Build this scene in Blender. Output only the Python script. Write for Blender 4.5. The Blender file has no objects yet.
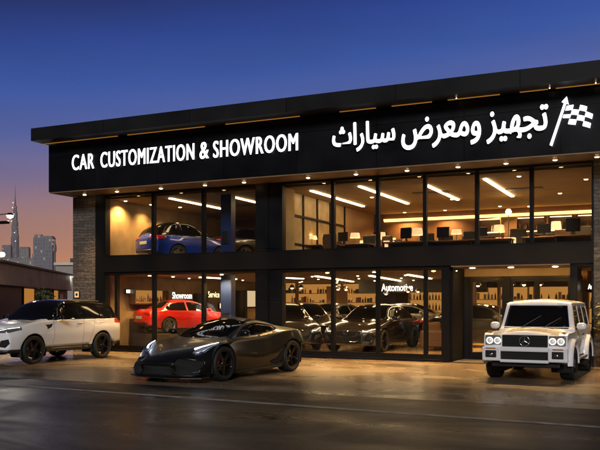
import bpy, bmesh, math, random
import numpy as np
from mathutils import Vector, Matrix
R = math.radians
random.seed(7)
SC = bpy.context.scene
COL = SC.collection

# ------------------------------------------------------------------ camera
FPX, YAW, CAM_H, CAM_D, HOR = 801.0, R(25.263), 1.65, 21.216, 301.0
cam_d = bpy.data.cameras.new('camera'); cam = bpy.data.objects.new('camera', cam_d); COL.objects.link(cam)
cam_d.sensor_width = 36; cam_d.lens = 36 * FPX / 600; cam_d.shift_y = (HOR - 225) / 600
cam_d.clip_start = 0.1; cam_d.clip_end = 30000
cam.location = (0, -CAM_D, CAM_H); cam.rotation_euler = (R(90), 0, YAW)
SC.camera = cam

# ------------------------------------------------------------------ world: dusk sky
W = bpy.data.worlds.new('World'); SC.world = W; W.use_nodes = True
nt = W.node_tree; nt.nodes.clear()
def wn(t, **k):
    n = nt.nodes.new(t)
    for a, b in k.items(): setattr(n, a, b)
    return n
SUN_EL, SUN_AZ = R(24), R(160)
geo = wn('ShaderNodeTexCoord'); sep = wn('ShaderNodeSeparateXYZ'); nt.links.new(geo.outputs['Generated'], sep.inputs[0])
dot = wn('ShaderNodeVectorMath', operation='DOT_PRODUCT'); nt.links.new(geo.outputs['Generated'], dot.inputs[0])
dot.inputs[1].default_value = (math.cos(YAW), math.sin(YAW), 0)
m1 = wn('ShaderNodeMath', operation='MULTIPLY_ADD'); nt.links.new(dot.outputs['Value'], m1.inputs[0])
m1.inputs[1].default_value = -0.115; nt.links.new(sep.outputs['Z'], m1.inputs[2])
mr = wn('ShaderNodeMapRange'); nt.links.new(m1.outputs[0], mr.inputs['Value'])
mr.inputs['From Min'].default_value = 0.0; mr.inputs['From Max'].default_value = 0.5
rp = wn('ShaderNodeValToRGB'); nt.links.new(mr.outputs[0], rp.inputs[0])
def lin(r, g, b):
    f = lambda c: (c/255/12.92 if c/255 <= .04045 else ((c/255+.055)/1.055)**2.4)
    return (f(r), f(g), f(b), 1)
stops = [(0.0, (236,146,84)), (.17, (226,154,112)), (.27, (186,138,130)), (.36, (132,117,156)), (.46, (84,102,170)),
         (.56, (50,87,168)), (.66, (30,65,145)), (.75, (16,42,108)), (.86, (8,24,72)), (1.0, (5,15,48))]
el = rp.color_ramp.elements
while len(el) < len(stops): el.new(0.5)
for e, (p, c) in zip(el, stops): e.position = p; e.color = lin(*c)
nish = wn('ShaderNodeTexSky', sky_type='NISHITA'); nish.sun_disc = False
nish.sun_elevation = SUN_EL; nish.sun_rotation = SUN_AZ
dv2 = wn('ShaderNodeVectorMath', operation='DOT_PRODUCT'); nt.links.new(geo.outputs['Generated'], dv2.inputs[0])
dv2.inputs[1].default_value = (-math.sin(YAW), math.cos(YAW), 0)     # the afterglow side of the sky
mr2 = wn('ShaderNodeMapRange', interpolation_type='SMOOTHSTEP'); nt.links.new(dv2.outputs['Value'], mr2.inputs['Value'])
for k_, v_ in (('From Min', -.12), ('From Max', .72), ('To Min', .035), ('To Max', 1.0)): mr2.inputs[k_].default_value = v_
mpn = wn('ShaderNodeMapping'); mpn.inputs['Scale'].default_value = (1.5, 1.5, 11); nt.links.new(geo.outputs['Generated'], mpn.inputs[0])
nz = wn('ShaderNodeTexNoise'); nz.inputs['Scale'].default_value = 2.2; nz.inputs['Detail'].default_value = 5; nt.links.new(mpn.outputs[0], nz.inputs['Vector'])
mr3 = wn('ShaderNodeMapRange'); nt.links.new(nz.outputs[0], mr3.inputs['Value'])               # faint streaks of thin evening cloud
for k_, v_ in (('From Min', .3), ('From Max', .7), ('To Min', .93), ('To Max', 1.08)): mr3.inputs[k_].default_value = v_
mlt = wn('ShaderNodeMath', operation='MULTIPLY'); nt.links.new(mr2.outputs[0], mlt.inputs[0]); nt.links.new(mr3.outputs[0], mlt.inputs[1])
bg1 = wn('ShaderNodeBackground'); nt.links.new(mlt.outputs[0], bg1.inputs[1]); nt.links.new(rp.outputs[0], bg1.inputs[0])
bg2 = wn('ShaderNodeBackground'); bg2.inputs[1].default_value = 0.0003; nt.links.new(nish.outputs[0], bg2.inputs[0])
add = wn('ShaderNodeAddShader'); out = wn('ShaderNodeOutputWorld')
nt.links.new(bg1.outputs[0], add.inputs[0]); nt.links.new(bg2.outputs[0], add.inputs[1]); nt.links.new(add.outputs[0], out.inputs[0])

# ------------------------------------------------------------------ added fill lamp from behind the camera, brightens the parked cars
sl = bpy.data.lights.new('dusk_fill', 'SUN'); sl.energy = 1.9; sl.angle = R(14); sl.color = (1, .97, .95)
so = bpy.data.objects.new('dusk_fill', sl); COL.objects.link(so)
_el, _az = SUN_EL, SUN_AZ                  # azimuth clockwise from +Y
_d = Vector((math.sin(_az)*math.cos(_el), math.cos(_az)*math.cos(_el), math.sin(_el)))
so.rotation_euler = (-_d).to_track_quat('-Z', 'Y').to_euler()
so.location = (0, -40, 30)

SC.view_settings.view_transform = 'Standard'; SC.view_settings.look = 'None'
SC.view_settings.exposure = 0; SC.view_settings.gamma = 1; SC.view_settings.use_curve_mapping = False
SC.render.engine = 'CYCLES'
SC.cycles.use_denoising = True
SC.cycles.max_bounces = 10; SC.cycles.transparent_max_bounces = 24
SC.cycles.diffuse_bounces = 3; SC.cycles.glossy_bounces = 4
SC.cycles.sample_clamp_indirect = 6; SC.cycles.caustics_reflective = False; SC.cycles.caustics_refractive = False

# ------------------------------------------------------------------ helpers
def fac(px, py, yp=0.0):
    u = (px - 300) / FPX; s, c = math.sin(YAW), math.cos(YAW)
    Z = (CAM_D + yp) / (c + s*u)
    return (-s + c*u) * Z, CAM_H + (HOR - py) / FPX * Z
def gnd(px, py, z=0.0):
    u = (px - 300) / FPX; s, c = math.sin(YAW), math.cos(YAW)
    Z = FPX * (CAM_H - z) / (py - HOR)
    return (-s + c*u) * Z, (c + s*u) * Z - CAM_D
ORD = ['first','second','third','fourth','fifth','sixth','seventh','eighth','ninth','tenth','eleventh','twelfth','thirteenth','fourteenth','fifteenth','sixteenth','seventeenth','eighteenth','nineteenth','twentieth']

def tag(o, label=None, cat=None, group=None, kind=None):
    if label: o['label'] = label
    if cat: o['category'] = cat
    if group: o['group'] = group
    if kind: o['kind'] = kind
    return o
def thing(name, label, cat, loc=(0,0,0), rz=0, group=None):
    o = bpy.data.objects.new(name, None); COL.objects.link(o)
    o.empty_display_size = .2; o.location = loc; o.rotation_euler = (0, 0, rz)
    return tag(o, label, cat, group)
def link_mesh(name, me, parent=None):
    o = bpy.data.objects.new(name, me); COL.objects.link(o)
    if parent is not None: o.parent = parent
    return o
def copy_tree(o, parent=None):
    c = o.copy(); COL.objects.link(c)
    if parent is not None: c.parent = parent
    for ch in list(o.children): copy_tree(ch, c)
    return c

class MB:
    """collects shapes and links them as one mesh object"""
    def __init__(s): s.v = []; s.f = []; s.mi = []; s.sm = []
    def add(s, vs, fs, mi=0, smooth=False):
        b = len(s.v); s.v += [tuple(v) for v in vs]
        for f in fs: s.f.append([i + b for i in f]); s.mi.append(mi); s.sm.append(smooth)
        return s
    def box(s, x0, x1, y0, y1, z0, z1, mi=0):
        x0, x1 = min(x0,x1), max(x0,x1); y0, y1 = min(y0,y1), max(y0,y1); z0, z1 = min(z0,z1), max(z0,z1)
        vs = [(x0,y0,z0),(x1,y0,z0),(x1,y1,z0),(x0,y1,z0),(x0,y0,z1),(x1,y0,z1),(x1,y1,z1),(x0,y1,z1)]
        return s.add(vs, [(3,2,1,0),(4,5,6,7),(0,1,5,4),(1,2,6,5),(2,3,7,6),(3,0,4,7)], mi)
    def rbox(s, x0, x1, y0, y1, z0, z1, r=.02, mi=0):
        """box with chamfered edges"""
        bm = bmesh.new(); bmesh.ops.create_cube(bm, size=1)
        for v in bm.verts: v.co = ((x0+x1)/2 + v.co.x*abs(x1-x0), (y0+y1)/2 + v.co.y*abs(y1-y0), (z0+z1)/2 + v.co.z*abs(z1-z0))
        bmesh.ops.bevel(bm, geom=bm.edges[:], offset=r, segments=2, affect='EDGES', profile=.5)
        bm.verts.index_update()
        s.add([v.co[:] for v in bm.verts], [[v.index for v in f.verts] for f in bm.faces], mi); bm.free(); return s
    def tube(s, p, q, r0, r1=None, n=12, mi=0, caps=True):
        r1 = r0 if r1 is None else r1
        p, q = Vector(p), Vector(q); d = (q-p).normalized()
        a = d.orthogonal().normalized(); b = d.cross(a)
        vs = []
        for c, r in ((p, r0), (q, r1)):
            for i in range(n):
                t = 2*math.pi*i/n; vs.append(c + a*(r*math.cos(t)) + b*(r*math.sin(t)))
        fs = [(i, (i+1) % n, n+(i+1) % n, n+i) for i in range(n)]
        s.add(vs, fs, mi, True)
        if caps: s.add(vs[:n], [list(range(n))[::-1]], mi); s.add(vs[n:], [list(range(n))], mi)
        return s
    def lathe(s, prof, M=None, n=32, mi=0, smooth=True):
        """prof: (radius, axial) revolved about local Z, then transformed by M"""
        M = M or Matrix(); vs = []; k = len(prof)
        for i in range(n):
            t = 2*math.pi*i/n
            for r, a in prof: vs.append(M @ Vector((r*math.cos(t), r*math.sin(t), a)))
        fs = []
        for i in range(n):
            for j in range(k-1):
                a, b = i*k+j, ((i+1) % n)*k+j
                fs.append((a, b, b+1, a+1))
        return s.add(vs, fs, mi, smooth)
    def disc(s, c, r, nrm=(0,0,-1), n=20, mi=0):
        d = Vector(nrm).normalized(); a = d.orthogonal().normalized(); b = d.cross(a); c = Vector(c)
        return s.add([c + a*(r*math.cos(2*math.pi*i/n)) + b*(r*math.sin(2*math.pi*i/n)) for i in range(n)], [list(range(n))], mi)
    def prism(s, poly, axis, a0, a1, mi=0):
        """poly: 2-D outline in the plane perpendicular to axis, extruded a0..a1"""
        def P(u, v, a): return {'x': (a,u,v), 'y': (u,a,v), 'z': (u,v,a)}[axis]
        n = len(poly)
        vs = [P(u,v,a0) for u,v in poly] + [P(u,v,a1) for u,v in poly]
        fs = [list(range(n))[::-1], list(range(n, 2*n))] + [(i,(i+1)%n,n+(i+1)%n,n+i) for i in range(n)]
        return s.add(vs, fs, mi)
    def build(s, name, mats, parent=None, smooth=None, fix=True):
        me = bpy.data.meshes.new(name); me.from_pydata(s.v, [], s.f)
        if not isinstance(mats, (list, tuple)): mats = [mats]
        for m in mats: me.materials.append(m)
        me.polygons.foreach_set('material_index', s.mi)
        me.polygons.foreach_set('use_smooth', [bool(x) if smooth is None else smooth for x in s.sm])
        if fix:
            bm = bmesh.new(); bm.from_mesh(me); bmesh.ops.recalc_face_normals(bm, faces=bm.faces[:]); bm.to_mesh(me); bm.free()
        me.update()
        return link_mesh(name, me, parent)

# ------------------------------------------------------------------ materials
def mat(name, base=(.5,.5,.5), rough=.5, metal=0, coat=0, var=0, vscale=3, bump=0, bscale=30, rvar=0, emit=None, es=0, spec=.5, coat_r=.05):
    m = bpy.data.materials.new(name); m.use_nodes = True; t = m.node_tree; b = t.nodes['Principled BSDF']
    b.inputs['Base Color'].default_value = (*base, 1); b.inputs['Roughness'].default_value = rough
    b.inputs['Metallic'].default_value = metal; b.inputs['Coat Weight'].default_value = coat; b.inputs['Coat Roughness'].default_value = coat_r
    b.inputs['Specular IOR Level'].default_value = spec
    if emit: b.inputs['Emission Color'].default_value = (*emit, 1); b.inputs['Emission Strength'].default_value = es
    if var or rvar or bump:
        tc = t.nodes.new('ShaderNodeTexCoord')
        if var or rvar:
            n = t.nodes.new('ShaderNodeTexNoise'); n.inputs['Scale'].default_value = vscale; n.inputs['Detail'].default_value = 6
            t.links.new(tc.outputs['Object'], n.inputs['Vector'])
            if var:
                r = t.nodes.new('ShaderNodeMapRange'); r.inputs['From Min'].default_value = .25; r.inputs['From Max'].default_value = .75
                r.inputs['To Min'].default_value = 1-var; r.inputs['To Max'].default_value = 1+var
                t.links.new(n.outputs[0], r.inputs[0])
                mx = t.nodes.new('ShaderNodeMix'); mx.data_type = 'RGBA'; mx.blend_type = 'MULTIPLY'; mx.inputs[0].default_value = 1
                mx.inputs[6].default_value = (*base, 1); t.links.new(r.outputs[0], mx.inputs[7]); t.links.new(mx.outputs[2], b.inputs['Base Color'])
            if rvar:
                r2 = t.nodes.new('ShaderNodeMapRange'); r2.inputs['From Min'].default_value = .3; r2.inputs['From Max'].default_value = .7
                r2.inputs['To Min'].default_value = max(.02, rough-rvar); r2.inputs['To Max'].default_value = rough+rvar
                t.links.new(n.outputs[0], r2.inputs[0]); t.links.new(r2.outputs[0], b.inputs['Roughness'])
        if bump:
            nb = t.nodes.new('ShaderNodeTexNoise'); nb.inputs['Scale'].default_value = bscale; nb.inputs['Detail'].default_value = 4
            t.links.new(tc.outputs['Object'], nb.inputs['Vector'])
            bp = t.nodes.new('ShaderNodeBump'); bp.inputs['Strength'].default_value = bump; bp.inputs['Distance'].default_value = .02
            t.links.new(nb.outputs[0], bp.inputs['Height']); t.links.new(bp.outputs[0], b.inputs['Normal'])
    return m
def emission(name, col, s):
    m = bpy.data.materials.new(name); m.use_nodes = True; t = m.node_tree; t.nodes.clear()
    e = t.nodes.new('ShaderNodeEmission'); e.inputs[0].default_value = (*col, 1); e.inputs[1].default_value = s
    o = t.nodes.new('ShaderNodeOutputMaterial'); t.links.new(e.outputs[0], o.inputs[0]); return m
def glass(name, tint=(.9,.9,.9), ior=1.45, rough=.0):
    m = bpy.data.materials.new(name); m.use_nodes = True; t = m.node_tree; t.nodes.clear()
    tr = t.nodes.new('ShaderNodeBsdfTransparent'); tr.inputs[0].default_value = (*tint, 1)
    gl = t.nodes.new('ShaderNodeBsdfGlossy'); gl.inputs['Roughness'].default_value = rough
    lw = t.nodes.new('ShaderNodeLayerWeight'); pw = t.nodes.new('ShaderNodeMath'); pw.operation = 'POWER'; pw.inputs[1].default_value = 5
    t.links.new(lw.outputs['Facing'], pw.inputs[0]); fr = t.nodes.new('ShaderNodeMath'); fr.operation = 'MULTIPLY_ADD'; fr.inputs[1].default_value = .96; fr.inputs[2].default_value = ((ior-1)/(ior+1))**2
    t.links.new(pw.outputs[0], fr.inputs[0]); lw.inputs[0].default_value = .5
    mx = t.nodes.new('ShaderNodeMixShader'); o = t.nodes.new('ShaderNodeOutputMaterial')
    t.links.new(fr.outputs[0], mx.inputs[0]); t.links.new(tr.outputs[0], mx.inputs[1]); t.links.new(gl.outputs[0], mx.inputs[2]); t.links.new(mx.outputs[0], o.inputs[0])
    return m

def stone_mat(name):
    """rough split-face stone courses"""
    m = bpy.data.materials.new(name); m.use_nodes = True; t = m.node_tree; b = t.nodes['Principled BSDF']
    tc = t.nodes.new('ShaderNodeTexCoord'); mp = t.nodes.new('ShaderNodeMapping'); mp.inputs['Rotation'].default_value = (R(90), 0, 0)
    t.links.new(tc.outputs['Object'], mp.inputs[0])
    n0 = t.nodes.new('ShaderNodeTexNoise'); n0.inputs['Scale'].default_value = 2.2; t.links.new(tc.outputs['Object'], n0.inputs['Vector'])
    wob = t.nodes.new('ShaderNodeVectorMath'); wob.operation = 'MULTIPLY_ADD'; wob.inputs[1].default_value = (.1,.1,.1)
    t.links.new(n0.outputs['Color'], wob.inputs[0]); t.links.new(mp.outputs[0], wob.inputs[2])
    br = t.nodes.new('ShaderNodeTexBrick'); t.links.new(wob.outputs[0], br.inputs['Vector'])
    br.inputs['Scale'].default_value = 1; br.inputs['Brick Width'].default_value = .62; br.inputs['Row Height'].default_value = .095
    br.inputs['Mortar Size'].default_value = .008; br.inputs['Color1'].default_value = (.115,.095,.08,1); br.inputs['Color2'].default_value = (.06,.052,.046,1); br.inputs['Mortar'].default_value = (.05,.04,.033,1)
    br.inputs['Bias'].default_value = -.1
    n = t.nodes.new('ShaderNodeTexNoise'); n.inputs['Scale'].default_value = 9; n.inputs['Detail'].default_value = 8; t.links.new(tc.outputs['Object'], n.inputs['Vector'])
    mx = t.nodes.new('ShaderNodeMix'); mx.data_type = 'RGBA'; mx.blend_type = 'OVERLAY'; mx.inputs[0].default_value = .8
    t.links.new(br.outputs['Color'], mx.inputs[6]); t.links.new(n.outputs[0], mx.inputs[7]); t.links.new(mx.outputs[2], b.inputs['Base Color'])
    ad = t.nodes.new('ShaderNodeMath'); ad.operation = 'MULTIPLY_ADD'; ad.inputs[1].default_value = -1.0
    t.links.new(br.outputs['Fac'], ad.inputs[0]); t.links.new(n.outputs[0], ad.inputs[2])
    bp = t.nodes.new('ShaderNodeBump'); bp.inputs['Strength'].default_value = .9; bp.inputs['Distance'].default_value = .05
    t.links.new(ad.outputs[0], bp.inputs['Height']); t.links.new(bp.outputs[0], b.inputs['Normal'])
    b.inputs['Roughness'].default_value = .75
    return m

def ground_mat(name, c1, c2, r_lo, r_hi, slab=0, bump=.12, wet=.35, spec=.5):
    """wet paving: blotchy colour, puddled gloss, optional slab joints"""
    m = bpy.data.materials.new(name); m.use_nodes = True; t = m.node_tree; b = t.nodes['Principled BSDF']
    tc = t.nodes.new('ShaderNodeTexCoord')
    def noise(s, d=6, sc=(1,1,1), dist=0):
        mp = t.nodes.new('ShaderNodeMapping'); mp.inputs['Scale'].default_value = sc; t.links.new(tc.outputs['Object'], mp.inputs[0])
        n = t.nodes.new('ShaderNodeTexNoise'); n.inputs['Scale'].default_value = s; n.inputs['Detail'].default_value = d; n.inputs['Distortion'].default_value = dist
        t.links.new(mp.outputs[0], n.inputs['Vector']); return n
    a = noise(.6, 9, (.4,1.6,1), .6); f = noise(38, 3); w = noise(.38, 5, (1,1.8,1), .8)
    mx = t.nodes.new('ShaderNodeMix'); mx.data_type = 'RGBA'; mx.inputs[6].default_value = (*c1,1); mx.inputs[7].default_value = (*c2,1)
    mr = t.nodes.new('ShaderNodeMapRange'); mr.inputs['From Min'].default_value = .35; mr.inputs['From Max'].default_value = .65
    t.links.new(a.outputs[0], mr.inputs[0]); t.links.new(mr.outputs[0], mx.inputs[0])
    m2 = t.nodes.new('ShaderNodeMix'); m2.data_type = 'RGBA'; m2.blend_type = 'OVERLAY'; m2.inputs[0].default_value = .8
    t.links.new(mx.outputs[2], m2.inputs[6]); t.links.new(f.outputs[0], m2.inputs[7]); col = m2.outputs[2]
    hgt = t.nodes.new('ShaderNodeMath'); hgt.operation = 'MULTIPLY'; hgt.inputs[1].default_value = .5; t.links.new(f.outputs[0], hgt.inputs[0]); h = hgt.outputs[0]
    g = noise(5.0, 3); g2 = t.nodes.new('ShaderNodeMath'); g2.operation = 'MULTIPLY_ADD'; g2.inputs[1].default_value = 1.0
    t.links.new(g.outputs[0], g2.inputs[0]); t.links.new(h, g2.inputs[2]); h = g2.outputs[0]
    if slab:
        br = t.nodes.new('ShaderNodeTexBrick'); t.links.new(tc.outputs['Object'], br.inputs['Vector']); br.offset = 0
        br.inputs['Scale'].default_value = 1; br.inputs['Brick Width'].default_value = slab; br.inputs['Row Height'].default_value = slab
        br.inputs['Mortar Size'].default_value = .014; br.inputs['Color1'].default_value = (1,1,1,1); br.inputs['Color2'].default_value = (.72,.72,.72,1); br.inputs['Mortar'].default_value = (.22,.22,.22,1)
        m3 = t.nodes.new('ShaderNodeMix'); m3.data_type = 'RGBA'; m3.blend_type = 'MULTIPLY'; m3.inputs[0].default_value = 1
        t.links.new(col, m3.inputs[6]); t.links.new(br.outputs['Color'], m3.inputs[7]); col = m3.outputs[2]
    t.links.new(col, b.inputs['Base Color'])
    b.inputs['Specular IOR Level'].default_value = spec
    rr = t.nodes.new('ShaderNodeMapRange'); rr.inputs['From Min'].default_value = wet; rr.inputs['From Max'].default_value = wet+.3
    rr.inputs['To Min'].default_value = r_lo; rr.inputs['To Max'].default_value = r_hi
    t.links.new(w.outputs[0], rr.inputs[0]); t.links.new(rr.outputs[0], b.inputs['Roughness'])
    bp = t.nodes.new('ShaderNodeBump'); bp.inputs['Strength'].default_value = bump; bp.inputs['Distance'].default_value = .03
    t.links.new(h, bp.inputs['Height']); t.links.new(bp.outputs[0], b.inputs['Normal'])
    return m

def wood_mat(name, c1, c2, rough=.4):
    m = bpy.data.materials.new(name); m.use_nodes = True; t = m.node_tree; b = t.nodes['Principled BSDF']
    tc = t.nodes.new('ShaderNodeTexCoord'); mp = t.nodes.new('ShaderNodeMapping'); mp.inputs['Scale'].default_value = (6, 6, .7); t.links.new(tc.outputs['Object'], mp.inputs[0])
    n = t.nodes.new('ShaderNodeTexNoise'); n.inputs['Scale'].default_value = 4; n.inputs['Detail'].default_value = 6; n.inputs['Distortion'].default_value = 1
    t.links.new(mp.outputs[0], n.inputs['Vector'])
    mx = t.nodes.new('ShaderNodeMix'); mx.data_type = 'RGBA'; mx.inputs[6].default_value = (*c1,1); mx.inputs[7].default_value = (*c2,1)
    t.links.new(n.outputs[0], mx.inputs[0]); t.links.new(mx.outputs[2], b.inputs['Base Color']); b.inputs['Roughness'].default_value = rough
    return m

def panel_mat(name, base, rough, bw, bh, **k):
    """sheet cladding with fine panel joints and slight weathering"""
    m = mat(name, base, rough, var=.3, vscale=.9, rvar=.1, spec=.18); t = m.node_tree; b = t.nodes['Principled BSDF']
    tc = t.nodes.new('ShaderNodeTexCoord'); mp = t.nodes.new('ShaderNodeMapping'); mp.inputs['Rotation'].default_value = (R(90), 0, 0); mp.inputs['Location'].default_value = (0, .08, 0)
    t.links.new(tc.outputs['Object'], mp.inputs[0]); br = t.nodes.new('ShaderNodeTexBrick'); br.offset = 0; t.links.new(mp.outputs[0], br.inputs['Vector'])
    br.inputs['Scale'].default_value = 1; br.inputs['Brick Width'].default_value = bw; br.inputs['Row Height'].default_value = bh; br.inputs['Mortar Size'].default_value = .012; br.inputs['Mortar Smooth'].default_value = .4
    br.inputs['Color1'].default_value = (1,1,1,1); br.inputs['Color2'].default_value = (.7,.7,.7,1); br.inputs['Mortar'].default_value = (.15,.15,.15,1)
    mx = t.nodes.new('ShaderNodeMix'); mx.data_type = 'RGBA'; mx.blend_type = 'MULTIPLY'; mx.inputs[0].default_value = 1
    src = b.inputs['Base Color'].links[0].from_socket; t.links.new(src, mx.inputs[6]); t.links.new(br.outputs['Color'], mx.inputs[7]); t.links.new(mx.outputs[2], b.inputs['Base Color'])
    bp = t.nodes.new('ShaderNodeBump'); bp.invert = True; bp.inputs['Strength'].default_value = .8; bp.inputs['Distance'].default_value = .02
    t.links.new(br.outputs['Fac'], bp.inputs['Height']); t.links.new(bp.outputs[0], b.inputs['Normal'])
    return m
M = dict(
    cladding=panel_mat('black_cladding', (.006,.0065,.009), .42, 2.35, 1.56),
    roofmetal=panel_mat('roof_metal', (.013,.013,.015), .5, 3.1, 1.2),
    soffit=mat('soffit_panel', (.20,.13,.075), .5, var=.15, vscale=2),
    frame=mat('black_frame', (.005,.005,.006), .5, spec=.15),
    stone=stone_mat('split_stone'),
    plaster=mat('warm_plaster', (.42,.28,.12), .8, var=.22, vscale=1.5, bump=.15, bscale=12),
    darkwall=mat('dark_wall', (.05,.04,.033), .6, var=.25, vscale=2),
    wood=wood_mat('walnut_panel', (.07,.032,.014), (.16,.075,.03)),
    oak=wood_mat('oak_panel', (.32,.18,.08), (.45,.28,.14)),
    ceiling=mat('dark_ceiling', (.34,.22,.08), .7, var=.15, vscale=2),
    floor=mat('polished_floor', (.34,.23,.115), .16, var=.2, vscale=1.3, rvar=.06),
    carpet=mat('upper_carpet', (.08,.06,.05), .8, var=.2, vscale=6),
    glass=glass('clear_glass', (.94,.94,.92)),
    white=mat('white_letter_face', (.8,.8,.8), .4, emit=(1,.98,1), es=2.6),
    letterside=mat('letter_side', (.03,.03,.035), .5),
    led=emission('warm_led', (1,.62,.26), 9), ledw=emission('white_led', (1,.70,.38), 20), ledo=emission('amber_led', (1,.42,.07), .30),
    bulb=emission('lamp_bulb', (1,.66,.30), 26),
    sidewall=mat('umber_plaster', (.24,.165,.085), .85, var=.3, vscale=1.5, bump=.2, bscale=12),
    trim=mat('lamp_trim', (.3,.27,.22), .3, metal=.8),
    black=mat('black_plastic', (.012,.012,.012), .4), screen=mat('screen_black', (.01,.012,.016), .12),
    steel=mat('brushed_steel', (.4,.4,.4), .35, metal=1), bluesteel=mat('blue_painted_steel', (.015,.03,.12), .35, var=.2),
    shade=mat('lamp_shade', (.75,.6,.42), .8, emit=(1,.66,.33), es=.9),
    fabric=mat('dark_fabric', (.02,.02,.022), .85, var=.2, vscale=20), fabric2=mat('brown_leather', (.07,.035,.02), .5, var=.2, vscale=12),
    corr=mat('corrugated_sheet', (.68,.62,.54), .55, var=.2, vscale=.6),
)

# ================================================================== the setting
def sheet(name, x0, x1, y0, y1, z, m, kind='structure'):
    o = MB().add([(x0,y0,z),(x1,y0,z),(x1,y1,z),(x0,y1,z)], [(0,1,2,3)]).build(name, m, fix=False)
    o['kind'] = kind; return o
M['sand'] = mat('dark_earth', (.07,.055,.045), .9, var=.3, vscale=.2)
M['forecourt'] = ground_mat('wet_forecourt', (.24,.18,.12), (.115,.087,.062), .13, .33, slab=1.9, bump=.17, wet=.3, spec=.7)
M['asphalt'] = ground_mat('wet_asphalt', (.014,.0125,.0115), (.0075,.007,.0068), .25, .48, bump=.25, wet=.34, spec=.2)
M['paint'] = mat('worn_line_paint', (.24,.225,.20), .6, var=.6, vscale=4)
sheet('ground', -7200, 3000, -1500, 6800, -.012, M['sand'])
sheet('road', -120, 120, -120, -8.25, 0, M['asphalt'])
sheet('forecourt', -70, 60, -8.25, 40, 0, M['forecourt'])
lp = [gnd(-60, 380.2), gnd(360, 410.2)]
ln = MB(); dx, dy = lp[1][0]-lp[0][0], lp[1][1]-lp[0][1]; k = math.hypot(dx, dy); nx, ny = -dy/k*.085, dx/k*.085
e = (lp[1][0]+dx*1.5, lp[1][1]+dy*1.5); s_ = (lp[0][0]-dx*.6, lp[0][1]-dy*.6)
ln.add([(s_[0]-nx,s_[1]-ny,.004),(e[0]-nx,e[1]-ny,.004),(e[0]+nx,e[1]+ny,.004),(s_[0]+nx,s_[1]+ny,.004)], [(0,1,2,3)])
ln.build('road_line', M['paint'], fix=False)['kind'] = 'structure'

# ================================================================== the showroom building
XL, XR, YB, YD_ = -18.55, -0.62, 15.0, 1.5
B = thing('showroom_building', 'two storey black clad car showroom with tall glazing and lit sign band', 'building', (-9.6, 0, 0))
BL = Vector(B.location)
def bpart(mb, name, m, parent=None):
    """link a part given in world coordinates under the building"""
    p = parent or B
    off = BL if p is B else BL
    mb.v = [tuple(Vector(v) - BL) for v in mb.v]
    return mb.build(name, m, p)
bpart(MB().box(XL, XR, -1.1, YB, 5.2, 6.72), 'sign_band', M['cladding'])
bpart(MB().box(XL-.14, XR+.3, -1.75, YB+.4, 6.76, 7.16).box(XL+.2, XR-.2, -.9, YB-.2, 6.72, 6.76), 'roof', M['roofmetal'])
bpart(MB().box(XL+.02, XR-.02, -1.08, -.02, 5.16, 5.2), 'soffit', M['soffit'])
bpart(MB().box(-18.5, -17.5, 0, 1.3, 0, 5.16), 'stone_pillar', M['stone'])
bpart(MB().box(-1.90, -.68, -.02, 1.3, 0, 5.16), 'stone_pillar', M['stone'])
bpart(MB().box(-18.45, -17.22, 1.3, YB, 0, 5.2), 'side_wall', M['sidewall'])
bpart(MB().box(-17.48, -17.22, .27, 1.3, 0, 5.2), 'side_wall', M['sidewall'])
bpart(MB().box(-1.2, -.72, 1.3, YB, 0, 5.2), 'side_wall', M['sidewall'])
bpart(MB().box(-17.22, -1.2, YB-.3, YB, 0, 5.2), 'rear_wall', M['darkwall'])
bpart(MB().box(-17.5, -17.14, -.06, .26, 0, 5.16), 'column', M['frame'])
bpart(MB().box(-11.42, -11.02, -.09, .3, 0, 2.6).box(-11.42, -11.02, -.09, .3, 3.1, 5.16).box(-11.02, -10.62, -.05, .3, 0, 2.6).box(-11.02, -10.62, -.05, .3, 3.1, 5.16), 'column', M['cladding'])
bpart(MB().box(-17.14, -1.90, -.12, .3, 2.6, 3.1), 'floor_beam', M['frame'])
bpart(MB().box(-17.22, -1.2, .3, 2.6, 2.6, 2.72).box(-17.22, -1.2, 2.6, YB-.3, 2.602, 2.718), 'upper_floor', M['carpet'])
bpart(MB().box(-17.22, -5.76, .3, YB-.3, 2.5, 2.56).box(-5.76, -2.30, YD_+.1, YB-.3, 2.5, 2.56).box(-2.30, -1.2, .3, YB-.3, 2.5, 2.56), 'lower_ceiling', M['ceiling'])
bpart(MB().box(-17.22, -1.2, .3, YB-.3, 5.05, 5.12), 'upper_ceiling', M['ceiling'])
bpart(MB().box(-17.14, -5.72, .1, YB-.3, 0.02, .12).box(-5.72, -2.34, YD_+.08, YB-.3, .02, .12).box(-2.34, -1.2, .1, YB-.3, .02, .12), 'showroom_floor', M['floor'])
bpart(MB().box(-17.14, -11.42, -.07, .1, 0, .15), 'plinth', M['cladding'])
bpart(MB().box(-10.62, -5.72, -.07, .1, 0, .15), 'plinth', M['cladding'])
bpart(MB().box(-2.34, -1.90, -.07, .1, 0, .15), 'plinth', M['cladding'])
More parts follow.
